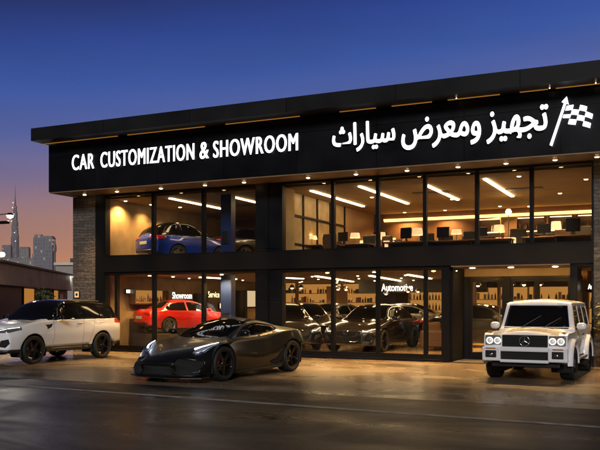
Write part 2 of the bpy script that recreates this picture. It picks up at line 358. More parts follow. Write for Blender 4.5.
# upper rear partition and glazed side partition
bpart(MB().box(-17.2, -1.22, 8.6, 8.8, 2.72, 5.05), 'upper_back_wall', M['wood'])
def window(x0, x1, z0, z1, y=0.0, w=.05, d=.14, mull=None):
    f = MB().box(x0, x0+w, y-.05, y-.05+d, z0, z1).box(x1-w, x1, y-.05, y-.05+d, z0, z1)
    f.box(x0+w, x1-w, y-.048, y-.052+d, z0, z0+w).box(x0+w, x1-w, y-.048, y-.052+d, z1-w*1.4, z1)
    o = bpart(f, 'window', M['frame'])
    bpart(MB().box(x0+w, x1-w, y+.012, y+.02, z0+w, z1-w*1.4), 'pane', M['glass'], o)
    return o
UX = [(-17.14,-15.20),(-15.20,-13.32),(-13.32,-11.42),(-10.62,-8.96),(-8.96,-7.60),(-7.60,-6.24),(-6.24,-4.82),(-4.82,-3.41),(-3.41,-1.90)]
for a, b in UX: window(a, b, 3.1, 5.16)
LX = [(-17.14,-16.66),(-16.66,-15.18),(-15.18,-13.32),(-13.32,-11.42),(-10.62,-8.96),(-8.96,-7.60),(-7.60,-6.22),(-6.22,-5.72),(-2.34,-1.90)]
for a, b in LX: window(a, b, .15, 2.6)
# recessed entrance: side returns, transom light box, door set
YD = 1.5
bpart(MB().box(-5.72, -5.56, -.05, .12, 0, 2.6), 'corner_post', M['frame'])
bpart(MB().box(-5.62, -5.50, .12, YD-.1, 0, 2.6), 'entrance_return', M['frame'])
bpart(MB().box(-2.46, -2.34, -.05, YD-.1, 0, 2.6), 'entrance_return', M['cladding'])
bpart(MB().box(-5.5, -2.46, -.1, YD-.1, 2.56, 2.598), 'entrance_soffit', M['soffit'])
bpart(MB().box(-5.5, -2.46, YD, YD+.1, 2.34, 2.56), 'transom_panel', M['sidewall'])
bpart(MB().box(-5.72, -2.34, YD-.1, YD+.12, 2.28, 2.34).box(-5.72, -5.36, YD-.1, YD+.12, 0, 2.28).box(-2.62, -2.34, YD-.1, YD+.12, 0, 2.28).box(-5.36,-2.62,YD-.1,YD+.1,0,.06), 'door_frame', M['frame'])
def door(x0, x1, hx):
    w = .07
    f = MB().box(x0, x0+w, YD-.05, YD+.03, .07, 2.27).box(x1-w, x1, YD-.05, YD+.03, .07, 2.27).box(x0+w, x1-w, YD-.048, YD+.028, .07, .2).box(x0+w, x1-w, YD-.048, YD+.028, 2.19, 2.27)
    o = bpart(f, 'door', M['frame'])
    bpart(MB().box(x0+w, x1-w, YD-.012, YD, .2, 2.19), 'pane', M['glass'], o)
    bpart(MB().tube((hx, YD-.11, .75), (hx, YD-.11, 1.45), .015).tube((hx, YD-.11, .8), (hx, YD-.04, .8), .01).tube((hx, YD-.11, 1.4), (hx, YD-.04, 1.4), .01), 'handle', M['steel'], o)
door(-5.36, -4.38, -4.5); door(-4.22, -3.5, -3.6); door(-3.5, -2.62, -3.4)
bpart(MB().box(-4.38, -4.22, YD-.08, YD+.06, .06, 2.28), 'mullion', M['frame'])
tag(MB().rbox(-5.45, -4.55, -.1, .65, .005, .03, .008).build('door_mat', mat('mat_fibre', (.10,.075,.05), .9, bump=.3, bscale=200)), 'brown doormat on the paving before the recessed glass entrance', 'doormat')

# ---- amber strips under the roof overhang
for i, (a, b) in enumerate([(43,118),(128,205),(226,300),(340,376),(392,432),(448,500),(520,548),(556,604)]):
    xa, xb = fac(a, 140, -1.2)[0], fac(b, 140, -1.2)[0]
    o = MB().box(xa, xb, -1.24, -1.2, 6.742, 6.757).build('light_strip', M['ledo'])
    tag(o, 'amber light strip under the roof edge, %s of eight from the left' % ORD[i], 'light strip', 'amber strips under the roof edge')
# ---- sign lettering
def text_mesh(s, height, width, off, ext=.035, shift=0.0, space=1.0):
    """letters from the built-in font, fitted to width x height; shift thickens the upright strokes"""
    cu = bpy.data.curves.new('lettering', 'FONT'); cu.body = s; cu.resolution_u = 4; cu.offset = off; cu.space_character = space
    o = bpy.data.objects.new('lettering', cu); COL.objects.link(o)
    dg = bpy.context.evaluated_depsgraph_get(); dg.update()
    t = bpy.data.meshes.new_from_object(o.evaluated_get(dg)); bpy.data.objects.remove(o)
    V = [v.co.copy() for v in t.vertices]; F = [list(p.vertices) for p in t.polygons]; bpy.data.meshes.remove(t)
    x0, x1 = min(v.x for v in V), max(v.x for v in V); y0, y1 = min(v.y for v in V), max(v.y for v in V)
    kx, ky = (width-2*shift)/(x1-x0), height/(y1-y0)
    cnt = {}
    for f in F:
        for i in range(len(f)):
            e = (f[i], f[(i+1) % len(f)]); cnt[tuple(sorted(e))] = cnt.get(tuple(sorted(e)), 0) + 1
    mb = MB()
    # thicken the strokes: copies spread sideways (space > 1) or round a small circle
    D = [(k/2*shift - shift, 0) for k in range(5)] if space > 1 else [(shift*math.cos(R(45*k)), shift*math.sin(R(45*k))) for k in range(8)]
    for k, (dx, dy) in enumerate(D):
        d = dx + shift; zf = ext + .0012*k
        fr = [Vector(((v.x-x0)*kx + d, (v.y-y0)*ky + dy, zf)) for v in V]; bk = [Vector((v.x, v.y, 0)) for v in fr]
        m_ = len(V)
        sides = []
        for f in F:
            for i in range(len(f)):
                a_, b_ = f[i], f[(i+1) % len(f)]
                if cnt[tuple(sorted((a_, b_)))] == 1: sides.append((a_+m_, b_+m_, b_, a_))
        mb.add(fr + bk, F); mb.add(fr + bk, sides, 1)
    me = mb.build('lettering', [], None, fix=False); d_ = me.data; bpy.data.objects.remove(me); return d_
def sign(name, words, label, yp, z, mats, th=.022, parent=None):
    """words: (text, px0, px1, py_top, py_bottom at its middle) set flat on plane y=yp"""
    root = thing(name, label, 'sign', (fac(words[0][1], 150, yp)[0], yp, z))
    for s, xa, xb, za, zb, off, shf in words:
        me = text_mesh(s, zb-za, xb-xa, off, th, abs(shf), 1.12 if shf > 0 else 1)
        for m in mats: me.materials.append(m)
        o = link_mesh('lettering', me, root)
        o.rotation_euler = (R(90), 0, 0); o.location = (xa - root.location.x, -th - .01, za - z)
    return root
YS = -1.13
def wx(px): return fac(px, 150, YS)[0]
zb = fac(186, 160.7, YS)[1]; zt = fac(186, 144.3, YS)[1]
sign('sign_lettering', [('CAR', wx(73), wx(95.5), zb, zt, 0, .016), ('CUSTOMIZATION', wx(101.5), wx(195.5), zb, zt, 0, .016), ('&', wx(200.5), wx(210), zb, zt, 0, .016), ('SHOWROOM', wx(214), wx(299), zb, zt, 0, .016)],
     'white illuminated English lettering reading CAR CUSTOMIZATION & SHOWROOM', YS, zb, [M['white'], M['letterside']])
ar = [('\ufe99\ufe8d\ufead\ufe8e\ufef4\ufeb3', 333, 395.5, 141.5, 150.5), ('\ufebd\ufeae\ufecc\ufee3\ufeed', 403, 481, 116, 147), ('\ufeb0\ufef4\ufeec\ufea0\ufe97', 487.5, 548, 108, 142.5)]
zz = lambda px, py: fac(px, py, YS)[1]
sign('sign_lettering', [(ar[0][0], wx(333), wx(396), zz(364, 150.8), zz(364, 122.5), 0, -.017), (ar[1][0], wx(402), wx(481.5), zz(440, 147), zz(440, 116.5), 0, -.017), (ar[2][0], wx(487), wx(548.5), zz(516, 141.5), zz(516, 108.3), 0, -.017)],
     'white illuminated Arabic lettering on the black sign band', YS, zz(440, 140), [M['white'], M['letterside']])
# ---- chequered flag emblem
fl = thing('flag_emblem', 'white chequered racing flag emblem at the right end of the sign band', 'sign', (wx(552), YS, zz(552, 146)))
def flp(pts): return [(wx(x) - fl.location.x, zz(x, y) - fl.location.z) for x, y in pts]
MB().prism(flp([(550,145.2),(552.2,146.2),(566.3,103.5),(568.8,104.6),(567,97),(562,102.4),(564.4,103)]), 'y', -.06, 0).build('flag_pole', M['white'], fl)
fm = MB()
P00, P10 = (566.6,104.5), (560.8,125.5)      # hoist top and bottom
def fpt(u, v):                                # u along the fly, v down; a waving cloth
    x = 566.4 + (594.0-566.4)*u - 6.0*v + 2.0*v*u
    y = 106.5 + (-2.0*math.sin(u*3.3)) + 3.0*u*u + 17*v + 1.5*math.sin(u*4)*v + 6*u*v*.4
    return x, y
for i in range(4):
    for j in range(4):
        if (i+j) % 2 == 0:
            u0, u1, v0, v1 = .02+i*.245, .02+(i+1)*.245, j*.25, (j+1)*.25
            if i == 0 and j == 2: v1 = .68
            fm.prism(flp([fpt(u0,v0),fpt((u0+u1)/2,v0),fpt(u1,v0),fpt(u1,v1),fpt((u0+u1)/2,v1),fpt(u0,v1)]), 'y', -.05, 0)
fm.build('flag_cloth', M['white'], fl)

# ---- downlights
def spot(parent, loc, power, ang=110, blend=.8, col=(1,.59,.205), aim=(0,0,-1), r=.05):
    l = bpy.data.lights.new('lamp_beam', 'SPOT'); l.energy = power; l.spot_size = R(ang); l.spot_blend = blend; l.color = col; l.shadow_soft_size = r
    o = bpy.data.objects.new('lamp_beam', l); COL.objects.link(o); o.parent = parent; o.location = loc
    o.rotation_euler = Vector(aim).to_track_quat('-Z', 'Y').to_euler(); return o
dl_mesh = None
def downlight(x, y, z, label, group, power, ang=110, aim=(0,0,-1), r=.085, col=(1,.59,.205)):
    global dl_mesh
    root = thing('downlight', label, 'downlight', (x, y, z), 0, group)
    MB().lathe([(r*1.35,0),(r*1.35,-.012),(r,-.014),(r*.9,.0)], n=20).build('trim', M['trim'], root)
    MB().lathe([(r*.98,-.008),(r*.9,-.018),(r*.55,-.028),(0,-.032)], n=18).build('bulb', M['bulb'], root)
    if power: spot(root, (0,0,-.06), power, ang, aim=aim, col=col)
    return root
ups = [(81.5,194),(117,191.5),(161,188.8),(205,186),(244,182.8),(308,178.2),(356,175),(407,171),(458,167),(506,163.6),(555,160.6),(597,157.5)]
def at_z(px, py, z):
    Z = FPX*(z-CAM_H)/(HOR-py); u = (px-300)/FPX; s, c = math.sin(YAW), math.cos(YAW)
    return (-s+c*u)*Z, (c+s*u)*Z-CAM_D
for i, (px, py) in enumerate(ups):
    x = fac(px, py, -.55)[0]
    downlight(x, -.55 if i else -.4, 5.158, 'warm soffit downlight under the sign band, %s from the left' % ORD[i], 'soffit downlights under the sign band', 1350, 72, aim=(0,-.32,-1), r=.058)
for i, px in enumerate((472, 510.5, 555)):
    x = fac(px, 264, .35)[0]
    downlight(x, .4, 2.557, 'warm downlight in the entrance soffit, %s' % ['leftmost','middle one','rightmost'][i], 'entrance soffit downlights', 50, 165, aim=(0,.75,-1))
for i, (px, py) in enumerate(((457,106),(550,93),(596,88))):
    x = fac(px, py, -1.3)[0]
    downlight(x, -1.36, 6.757, 'small downlight under the roof edge above the Arabic sign, %s' % ['leftmost','middle one','rightmost'][i], 'roof edge downlights', 6.0, 75, r=.013)

# ---- upper interior lights (ceiling z 5.05)
def strip(x0, y0, x1, y1, z, w, label, m, group):
    v = Vector((x1-x0, y1-y0, 0)); L = v.length
    o = MB().box(0, L, -w/2, w/2, -.03, 0).build('strip_light', m); o.location = (x0, y0, z); o.rotation_euler = (0,0,math.atan2(v.y, v.x))
    return tag(o, label, 'strip light', group)
us = [((170,198),(226,209.4)),((227,195),(257,202.5)),((282.5,195),(330.5,208.6)),((309.5,190.5),(365,206)),((359,186),(408.5,203.4)),((426,184.5),(457.5,199.5)),((484.5,178.5),(513,196)),((150,214),(205,222))]
for i, (p, q) in enumerate(us[:7]):
    a, b = at_z(*p, 5.045), at_z(*q, 5.045); xm = (a[0]+b[0])/2
    strip(xm, max(.45, a[1]), xm, b[1], 5.045, .10, 'slim white ceiling strip light upstairs, %s from the left' % ORD[i], M['ledw'], 'upstairs ceiling strip lights')
ud = [(110,207,1),(139,206,1),(125.5,200.8,0),(180,207,0),(330,212,0),(372,197,0),(407,213,0),(445,210,0),(452,199,0),(519,176,0),(586,179,0),(560,193,0),(500,206,0),(532,208,0)]
for i, (px, py, w) in enumerate(ud):
    x, y = at_z(px, py, 5.045)
    if w: x = max(x, -16.75)
    downlight(x, max(.6, min(y, 8.2)), 5.048, 'warm round ceiling downlight upstairs, %s counted from the left' % ORD[i], 'upstairs ceiling downlights', 105 if w else 470, 95 if w else 140, aim=(-.35,0,-1) if w else (0,0,-1), r=.06)
# cove strip on the upstairs back wall + shelf strips
o = MB().box(-10.4, -1.4, 8.46, 8.5, 4.8, 4.84).box(-10.4,-1.4,8.5,8.6,4.74,4.8).build('cove_light', [emission('cove_amber', (1,.54,.15), 4)]); tag(o, 'long amber cove light along the upstairs back wall', 'light strip')
# ---- lower interior lights
ls = [((281,277.5),(303,278.5)),((316,276),(353,281.5)),((370,275.5),(402,281)),((408,274.5),(431,278.5)),((200,277),(236,279)),((480,283),(500,285))]
for i, (p, q) in enumerate(ls):
    a, b = at_z(*p, 2.49), at_z(*q, 2.49); 
    strip(a[0], min(a[1],11), b[0], min(b[1],12), 2.495, .09, 'slim ceiling strip light downstairs, %s counted along the ceiling' % ORD[i], M['ledw'], 'downstairs ceiling strip lights')
ldn = [(140,275),(173,276.5),(226,277),(306,270.8),(356,270),(407,267.5),(246,271.5),(200,273),(434,267.5),(589,273.5),(490,277),(520,279),(300,282),(345,283)]
for i, (px, py) in enumerate(ldn):
    x, y = at_z(px, py, 2.49)
    y = max(.5, min(y, 12.5))
    downlight(x, y, 2.494, 'warm round ceiling downlight downstairs, %s in the row order' % ORD[i], 'downstairs ceiling downlights', 330, 145, r=.06)

for i, (x, y) in enumerate(((-5.0,3.6),(-4.0,3.6),(-3.0,3.6),(-5.6,7.4),(-4.4,7.4),(-3.2,7.4))):  # two rows of added lamps, put in to brighten the room behind the doors
    downlight(x, y, 2.494, 'added warm ceiling downlight beyond the entrance doors, %s row, %s from the left' % (('near','far')[i//3], ORD[i%3]), 'added ceiling downlights beyond the entrance', 620, 145, r=.06)

for i in range(21):
    x, y = -16.2 + (i % 7)*1.65 + (.5 if i//7 == 1 else 0), 3.6 + (i//7)*3.1
    if x > -6.2: x -= .4
    downlight(x, y, 2.494, 'small ceiling spot lamp downstairs, %s in the %s row' % (ORD[i % 7], ['nearest','middle','farthest'][i//7]), 'small spot lamps downstairs', 0, r=.045)

# ================================================================== vehicles
def pchip(pts):
    pts = sorted(pts); X = np.array([p[0] for p in pts], float); Y = np.array([p[1] for p in pts], float)
    h = np.diff(X); d = np.diff(Y)/h; m = np.zeros(len(X)); 
    for i in range(1, len(X)-1):
        if d[i-1]*d[i] > 0:
            w1, w2 = 2*h[i]+h[i-1], h[i]+2*h[i-1]; m[i] = (w1+w2)/(w1/d[i-1]+w2/d[i])
    m[0], m[-1] = d[0], d[-1]
    def f(x):
        x = min(max(x, X[0]), X[-1]); i = min(max(int(np.searchsorted(X, x))-1, 0), len(h)-1)
        t = (x-X[i])/h[i]; t2, t3 = t*t, t*t*t
        return float((2*t3-3*t2+1)*Y[i] + (t3-2*t2+t)*h[i]*m[i] + (-2*t3+3*t2)*Y[i+1] + (t3-t2)*h[i]*m[i+1])
    return f
def half_section(K, rad):
    """rounded polyline through key points K (y,z); rad for the inner ones; fixed number of samples"""
    K = [Vector(k) for k in K]; out = [K[0]]
    NS, NC = [3,4,5,4,5,7], 5
    prev = K[0]
    for i in range(1, len(K)-1):
        a, b, c = K[i-1], K[i], K[i+1]
        r = min(rad[i-1], .46*(b-a).length, .46*(c-b).length)
        p = b + (a-b).normalized()*r if (a-b).length > 1e-6 else b; q = b + (c-b).normalized()*r if (c-b).length > 1e-6 else b
        for j in range(1, NS[i-1]+1): out.append(prev.lerp(p, j/NS[i-1]))
        for j in range(1, NC+1):
            t = j/NC; out.append(p*(1-t)**2 + b*2*t*(1-t) + q*t*t)
        prev = q
    n = NS[len(K)-2]
    for j in range(1, n+1): out.append(prev.lerp(K[-1], j/n))
    return out
class Car:
    """a vehicle body lofted from cross-sections; regions cut out of it become its parts. x forward, y left, z up"""
    def __init__(s, P, nose, tail, step=.045, deform=None, rads=None):
        F = {k: pchip(v) if isinstance(v, (list, tuple)) else (lambda x, c=v: c) for k, v in P.items()}
        s.F = F; s.deform = deform
        x0, x1 = tail['x'], nose['x']
        n = int((x1-x0)/step); xs = [x0 + (x1-x0)*i/n for i in range(n+1)]
        rads = rads or (.05, .18, .07, .09)
        def sec(x):
            g = lambda k: F[k](x)
            yr, zr, zt = g('wr'), g('zr'), g('zt')
            K = [(0, g('zb')), (g('ws'), g('zb')), (g('w'), g('zw')), (g('wsh'), g('zsh')), (yr, zr), (yr*.5, zt-(zt-zr)*.27), (0, zt)]
            K5 = K[:5] + [K[6]]
            h = half_section(K5, rads)
            # crown the last run
            out = []
            for p in h:
                if p.y > zr - 1e-4 and p.x < yr*.92 and p.y >= min(zr, zt) - 1e-4 and yr > 0:
                    t = p.x/yr; lin_ = zt-(zt-zr)*t; par = zt-(zt-zr)*t*t; out.append(Vector((p.x, p.y + (par-lin_)*.8)))
                else: out.append(p)
            return out
        rings = []
        def ring(x, h): return [(x, p.x, p.y) for p in h] + [(x, -p.x, p.y) for p in h[-2:0:-1]]
        for dx, sy, sz in reversed(tail['cap']):
            h = sec(x0); zc = tail.get('zc', .6); rings.append(ring(x0-dx, [Vector((p.x*sy, zc+(p.y-zc)*sz)) for p in h]))
        for x in xs: rings.append(ring(x, sec(x)))
        for dx, sy, sz in nose['cap']:
            h = sec(x1); zc = nose.get('zc', .5); rings.append(ring(x1+dx, [Vector((p.x*sy, zc+(p.y-zc)*sz)) for p in h]))
        bm = bmesh.new(); m = len(rings[0]); V = []
        for r in rings:
            V.append([bm.verts.new(deform(Vector(c)) if deform else c) for c in r])
        for i in range(len(V)-1):
            for j in range(m):
                k = (j+1) % m
                bm.faces.new((V[i][j], V[i][k], V[i+1][k], V[i+1][j]))
        bm.faces.new(V[0]); bm.faces.new(V[-1][::-1])
        bmesh.ops.remove_doubles(bm, verts=bm.verts[:], dist=1e-5)
        bmesh.ops.recalc_face_normals(bm, faces=bm.faces[:])
        s.L = bm.faces.layers.int.new('region'); s.bm = bm; s.names = ['body']; s.spec = {}
        bm.normal_update()
    def cut(s, name, poly, proj, filt, rid=None):
        """poly: 2-D points in projection 'x' (y,z), 'y' (x,z) or 'z' (x,y); filt(center, normal) picks the faces"""
        bm, L = s.bm, s.L
        ia, ib, ic = {'x': (1,2,0), 'y': (0,2,1), 'z': (0,1,2)}[proj]
        if name not in s.names: s.names.append(name)
        rid = s.names.index(name)
        u0, u1 = min(p[0] for p in poly), max(p[0] for p in poly); v0, v1 = min(p[1] for p in poly), max(p[1] for p in poly)
        cand = [f for f in bm.faces if filt(f.calc_center_median(), f.normal)]
        def near(f, a0, a1, b0, b1):
            us = [v.co[ia] for v in f.verts]; vs = [v.co[ib] for v in f.verts]
            return max(us) >= a0 and min(us) <= a1 and max(vs) >= b0 and min(vs) <= b1
        cand = [f for f in cand if near(f, u0, u1, v0, v1)]
        live = set(cand)
        n = len(poly)
        for i in range(n):
            p, q = poly[i], poly[(i+1) % n]
            e = 1e-4
            geo_f = [f for f in live if f.is_valid and near(f, min(p[0],q[0])-e, max(p[0],q[0])+e, min(p[1],q[1])-e, max(p[1],q[1])+e)]
            if not geo_f: continue
            co = Vector((0,0,0)); co[ia], co[ib] = p
            no = Vector((0,0,0)); no[ia], no[ib] = q[1]-p[1], -(q[0]-p[0])
            if no.length < 1e-9: continue
            es = {e_ for f in geo_f for e_ in f.edges}; vs = {v for f in geo_f for v in f.verts}
            keep = {f: f[L] for f in geo_f}
            r = bmesh.ops.bisect_plane(bm, geom=geo_f + list(es) + list(vs), plane_co=co, plane_no=no.normalized(), dist=1e-5)
            for g in r['geom']:
                if isinstance(g, bmesh.types.BMFace): live.add(g)
            live = {f for f in live if f.is_valid}
        bm.normal_update()
        def inside(x, y):
            c = False; j = n-1
            for i in range(n):
                xi, yi = poly[i]; xj, yj = poly[j]
                if (yi > y) != (yj > y) and x < (xj-xi)*(y-yi)/(yj-yi)+xi: c = not c
                j = i
            return c
        for f in live:
            c = f.calc_center_median()
            if f[L] in (0, s.base_of(name)) and filt(c, f.normal) and inside(c[ia], c[ib]): f[L] = rid
        return s
    def base_of(s, name): return s.spec.get(name, {}).get('over', 0)
    def sides(s, name, poly, filt=None, ny=.25, zmin=-9, xr=None):
        for sg, nm in ((1, name), (-1, name + '#r')):
            s.cut(nm, poly, 'y', lambda c, n, sg=sg: c.y*sg > .15 and n.y*sg > ny and c.z > zmin)
    def both(s, name, poly, proj, filt):
        s.cut(name, poly, proj, filt)
        s.cut(name + '#r', [(-y, z) for y, z in poly] if proj == 'x' else [(x, -y) for x, y in poly], proj, filt)
    def line_sides(s, pts, w=.007, ny=.2):
        """panel gap along a polyline on both flanks"""
        for a, b in zip(pts, pts[1:]):
            d = Vector((b[0]-a[0], b[1]-a[1])); n = Vector((-d.y, d.x)).normalized()*w/2
            s.sides('gap', [(a[0]-n.x,a[1]-n.y),(b[0]-n.x,b[1]-n.y),(b[0]+n.x,b[1]+n.y),(a[0]+n.x,a[1]+n.y)], ny=ny)
    def finish(s, root, body_mat, mats, off=None, gap_mat=None, bodyname='body', hole=('arch','arch#r')):
        """split regions into child objects"""
        off = off or {}; bm, L = s.bm, s.L; objs = {}
        gaps = {i for i, n in enumerate(s.names) if n.split('#')[0] == 'gap'}
        for rid, nm in enumerate(s.names):
            if rid in gaps: continue
            base = nm.split('#')[0]
            if base == 'arch': continue
            b2 = bm.copy(); L2 = b2.faces.layers.int['region']
            keep = {rid} | (gaps if rid == 0 else set())
            bmesh.ops.delete(b2, geom=[f for f in b2.faces if f[L2] not in keep], context='FACES')
            if not b2.faces: b2.free(); continue
            for f in b2.faces: f.smooth = True; f.material_index = 1 if f[L2] in gaps else 0
            b2.normal_update()
            o_ = off.get(base, 0)
            if o_:
                mv = {v: v.normal*o_ for v in b2.verts}
                for v, d in mv.items(): v.co += d
            ed = [e for e in b2.edges if e.is_boundary]
            if ed:
                nrm = {}
                for e in ed:
                    for v in e.verts: nrm[v] = v.normal.copy()
                r = bmesh.ops.extrude_edge_only(b2, edges=ed)
                nv = [g for g in r['geom'] if isinstance(g, bmesh.types.BMVert)]
                # match new verts to old by position
                from mathutils.kdtree import KDTree
                kd = KDTree(len(nrm)); lst = list(nrm)
                for i, v in enumerate(lst): kd.insert(v.co, i)
                kd.balance()
                for v in nv:
                    _, i, _ = kd.find(v.co); v.co -= nrm[lst[i]]*(.014 if rid == 0 else .02)
                for g in r['geom']:
                    if isinstance(g, bmesh.types.BMFace): g.smooth = False; g.material_index = 0
            me = bpy.data.meshes.new(base); b2.to_mesh(me); b2.free()
            mm = body_mat if rid == 0 else mats[base]
            me.materials.append(mm)
            if rid == 0: me.materials.append(gap_mat or M['black'])
            objs[nm] = link_mesh(bodyname if rid == 0 else base, me, root)
        bm.free(); s.objs = objs
        return objs
def circ(cx, cz, r, n=30, a0=0, a1=360):
    return [(cx + r*math.cos(R(a0+(a1-a0)*i/n)), cz + r*math.sin(R(a0+(a1-a0)*i/n))) for i in range(n if a1-a0 == 360 else n+1)]

M.update(
    tyre=mat('tyre_rubber', (.006,.006,.006), .7), rimdark=mat('dark_alloy', (.035,.035,.038), .3, metal=.9), rimlight=mat('silver_alloy', (.5,.5,.5), .28, metal=1),
    disc=mat('brake_disc', (.25,.25,.25), .35, metal=1), red=mat('red_caliper', (.75,.015,.012), .35, coat=.5), arch=mat('arch_liner', (.008,.008,.008), .9),
    tint=mat('tinted_glass', (.004,.004,.005), .05, coat=0, spec=.32), lens=mat('lamp_lens', (.10,.10,.11), .08, coat=1), chrome=mat('chrome', (.6,.6,.6), .12, metal=1),
    head=emission('headlamp_glow', (.66,.76,1), 7), headw=emission('lamp_ring_glow', (1,.93,.82), 2.2), tail=mat('tail_lamp', (.35,.008,.006), .15, coat=1, emit=(1,.03,.01), es=.12),
    gap=mat('panel_gap', (.004,.004,.004), .8), amber=mat('amber_lens', (.35,.1,.01), .15, coat=1), plate=mat('number_plate', (.55,.5,.3), .4),
)
def wheel(root, x, y, r, w, side, rim_m, spokes=5, style='star', caliper=None, rr=.74, steer=0):
    """wheel > tyre, brake disc, caliper; side +1 = left"""
    Mx = Matrix.Translation((0,0,0)) @ Matrix.Rotation(R(-90)*side, 4, 'X')      # local Z -> outward
    hw = w/2; ri = r*rr
    mb = MB()
    mb.lathe([(ri*.99,-hw*.8),(ri*.93,-hw*.5),(ri*.90,.1*hw),(ri*.93,hw*.72),(ri*1.0,hw*.9),(ri*1.015,hw*.86),(ri*1.0,hw*.74)], Mx, 40)
    mb.lathe([(0.0,hw*.66),(ri*.10,hw*.66),(ri*.17,hw*.55),(ri*.2,hw*.2)], Mx, 20)
    def spoke(t, w0, w1, z0, z1):
        c, s_ = math.cos(t), math.sin(t); vs = []
        for rad, ww, zz in ((ri*.12, w0, z0), (ri*.95, w1, z1)):
            for d, dz in ((-ww,0),(ww,0),(ww*.8,-.03),(-ww*.8,-.03)):
                vs.append(Mx @ Vector((c*rad - s_*d, s_*rad + c*d, zz+dz)))
        mb.add(vs, [(0,1,5,4),(1,2,6,5),(2,3,7,6),(3,0,4,7),(0,3,2,1),(4,5,6,7)])
    for k in range(spokes):
        t = 2*math.pi*k/spokes + math.pi/2
        if style == 'star': spoke(t-.13, ri*.055, ri*.06, hw*.6, hw*.78); spoke(t+.13, ri*.055, ri*.06, hw*.6, hw*.78)
        elif style == 'blade': spoke(t, ri*.13, ri*.09, hw*.6, hw*.8)
        else: spoke(t, ri*.07, ri*.07, hw*.55, hw*.7)
    wo = mb.build('wheel', rim_m, root); wo.location = (x, y, r); wo.rotation_euler = (0,0,steer)
    prof = [(ri*.985,hw*.84),(ri*1.03,hw*.95),(r*.9,hw*1.0),(r*.965,hw*.9),(r*.992,hw*.66),(r,hw*.4),(r,-hw*.4),(r*.992,-hw*.66),(r*.965,-hw*.9),(r*.9,-hw),(ri*1.02,-hw*.9),(ri*.97,-hw*.7)]
    MB().lathe(prof, Mx, 48).build('tyre', M['tyre'], wo)
    MB().lathe([(ri*.2,.0),(ri*.2,.012),(ri*.72,.012),(ri*.72,-.012),(ri*.2,-.012)], Mx, 32).build('brake_disc', M['disc'], wo)
    if caliper:
        cb = MB(); a0, a1 = R(-40), R(40)
        pr = [(Mx @ Vector((rad*math.cos(a0+(a1-a0)*i/8), rad*math.sin(a0+(a1-a0)*i/8), zz))) for zz in (-.03,.045) for rad in (ri*.50, ri*.88) for i in range(9)]
        fs = []
        for b in (0, 18):
            for i in range(8): fs.append((b+i, b+i+1, b+9+i+1, b+9+i))
        for o1, o2 in ((0,18),(9,27)):
            for i in range(8): fs.append((o1+i, o1+i+1, o2+i+1, o2+i))
        fs += [(0,9,27,18),(8,17,35,26)]
        cb.add(pr, fs).build('brake_caliper', caliper, wo)
    return wo
def liner(root, x, y0, y1, r, cz):
    """dark wheel housing between y0 and y1"""
    mb = MB(); n = 20; vs = []
    for y in (y0, y1):
        for i in range(n+1):
            t = R(-25 + 230*i/n); vs.append((x + r*math.cos(t), y, cz + r*math.sin(t)))
    mb.add(vs, [(i, i+1, n+2+i, n+1+i) for i in range(n)], 0, True)
    b = y0 if abs(y0) < abs(y1) else y1
    mb.add([(x + r*math.cos(R(-25+230*i/n)), b, cz + r*math.sin(R(-25+230*i/n))) for i in range(n+1)], [list(range(n+1))])
    mb.build('wheel_housing', M['arch'], root, fix=False)
def mirror_parts(root, x, y, z, paint, w=.19, h=.12, d=.09, arm=.08):
    for sg in (1, -1):
        bm = bmesh.new(); bmesh.ops.create_uvsphere(bm, u_segments=14, v_segments=8, radius=1)
        vs = []
        for v in bm.verts:
            c = v.co; f = .62 if c.x < 0 else 1
            c = Vector((math.copysign(abs(c.x)**.8, c.x)*d*f, math.copysign(abs(c.y)**.75, c.y)*w/2, math.copysign(abs(c.z)**.75, c.z)*h/2)); vs.append(c)
        mb = MB().add([v + Vector((x, sg*(y+w/2+arm), z)) for v in vs], [[q.index for q in f.verts] for f in bm.faces], 0, True); bm.free()
        mb.tube((x-.01, sg*(y-.02), z-h*.45), (x-.01, sg*(y+arm+.05), z-h*.2), .022, .018, 8, 1)
        mb.build('door_mirror', [paint, M['black']], root)
def place(root, x, y, heading, z=0, sc=1):
    root.location = (x, y, z); root.rotation_euler = (0,0,heading); root.scale = (sc, sc, sc)

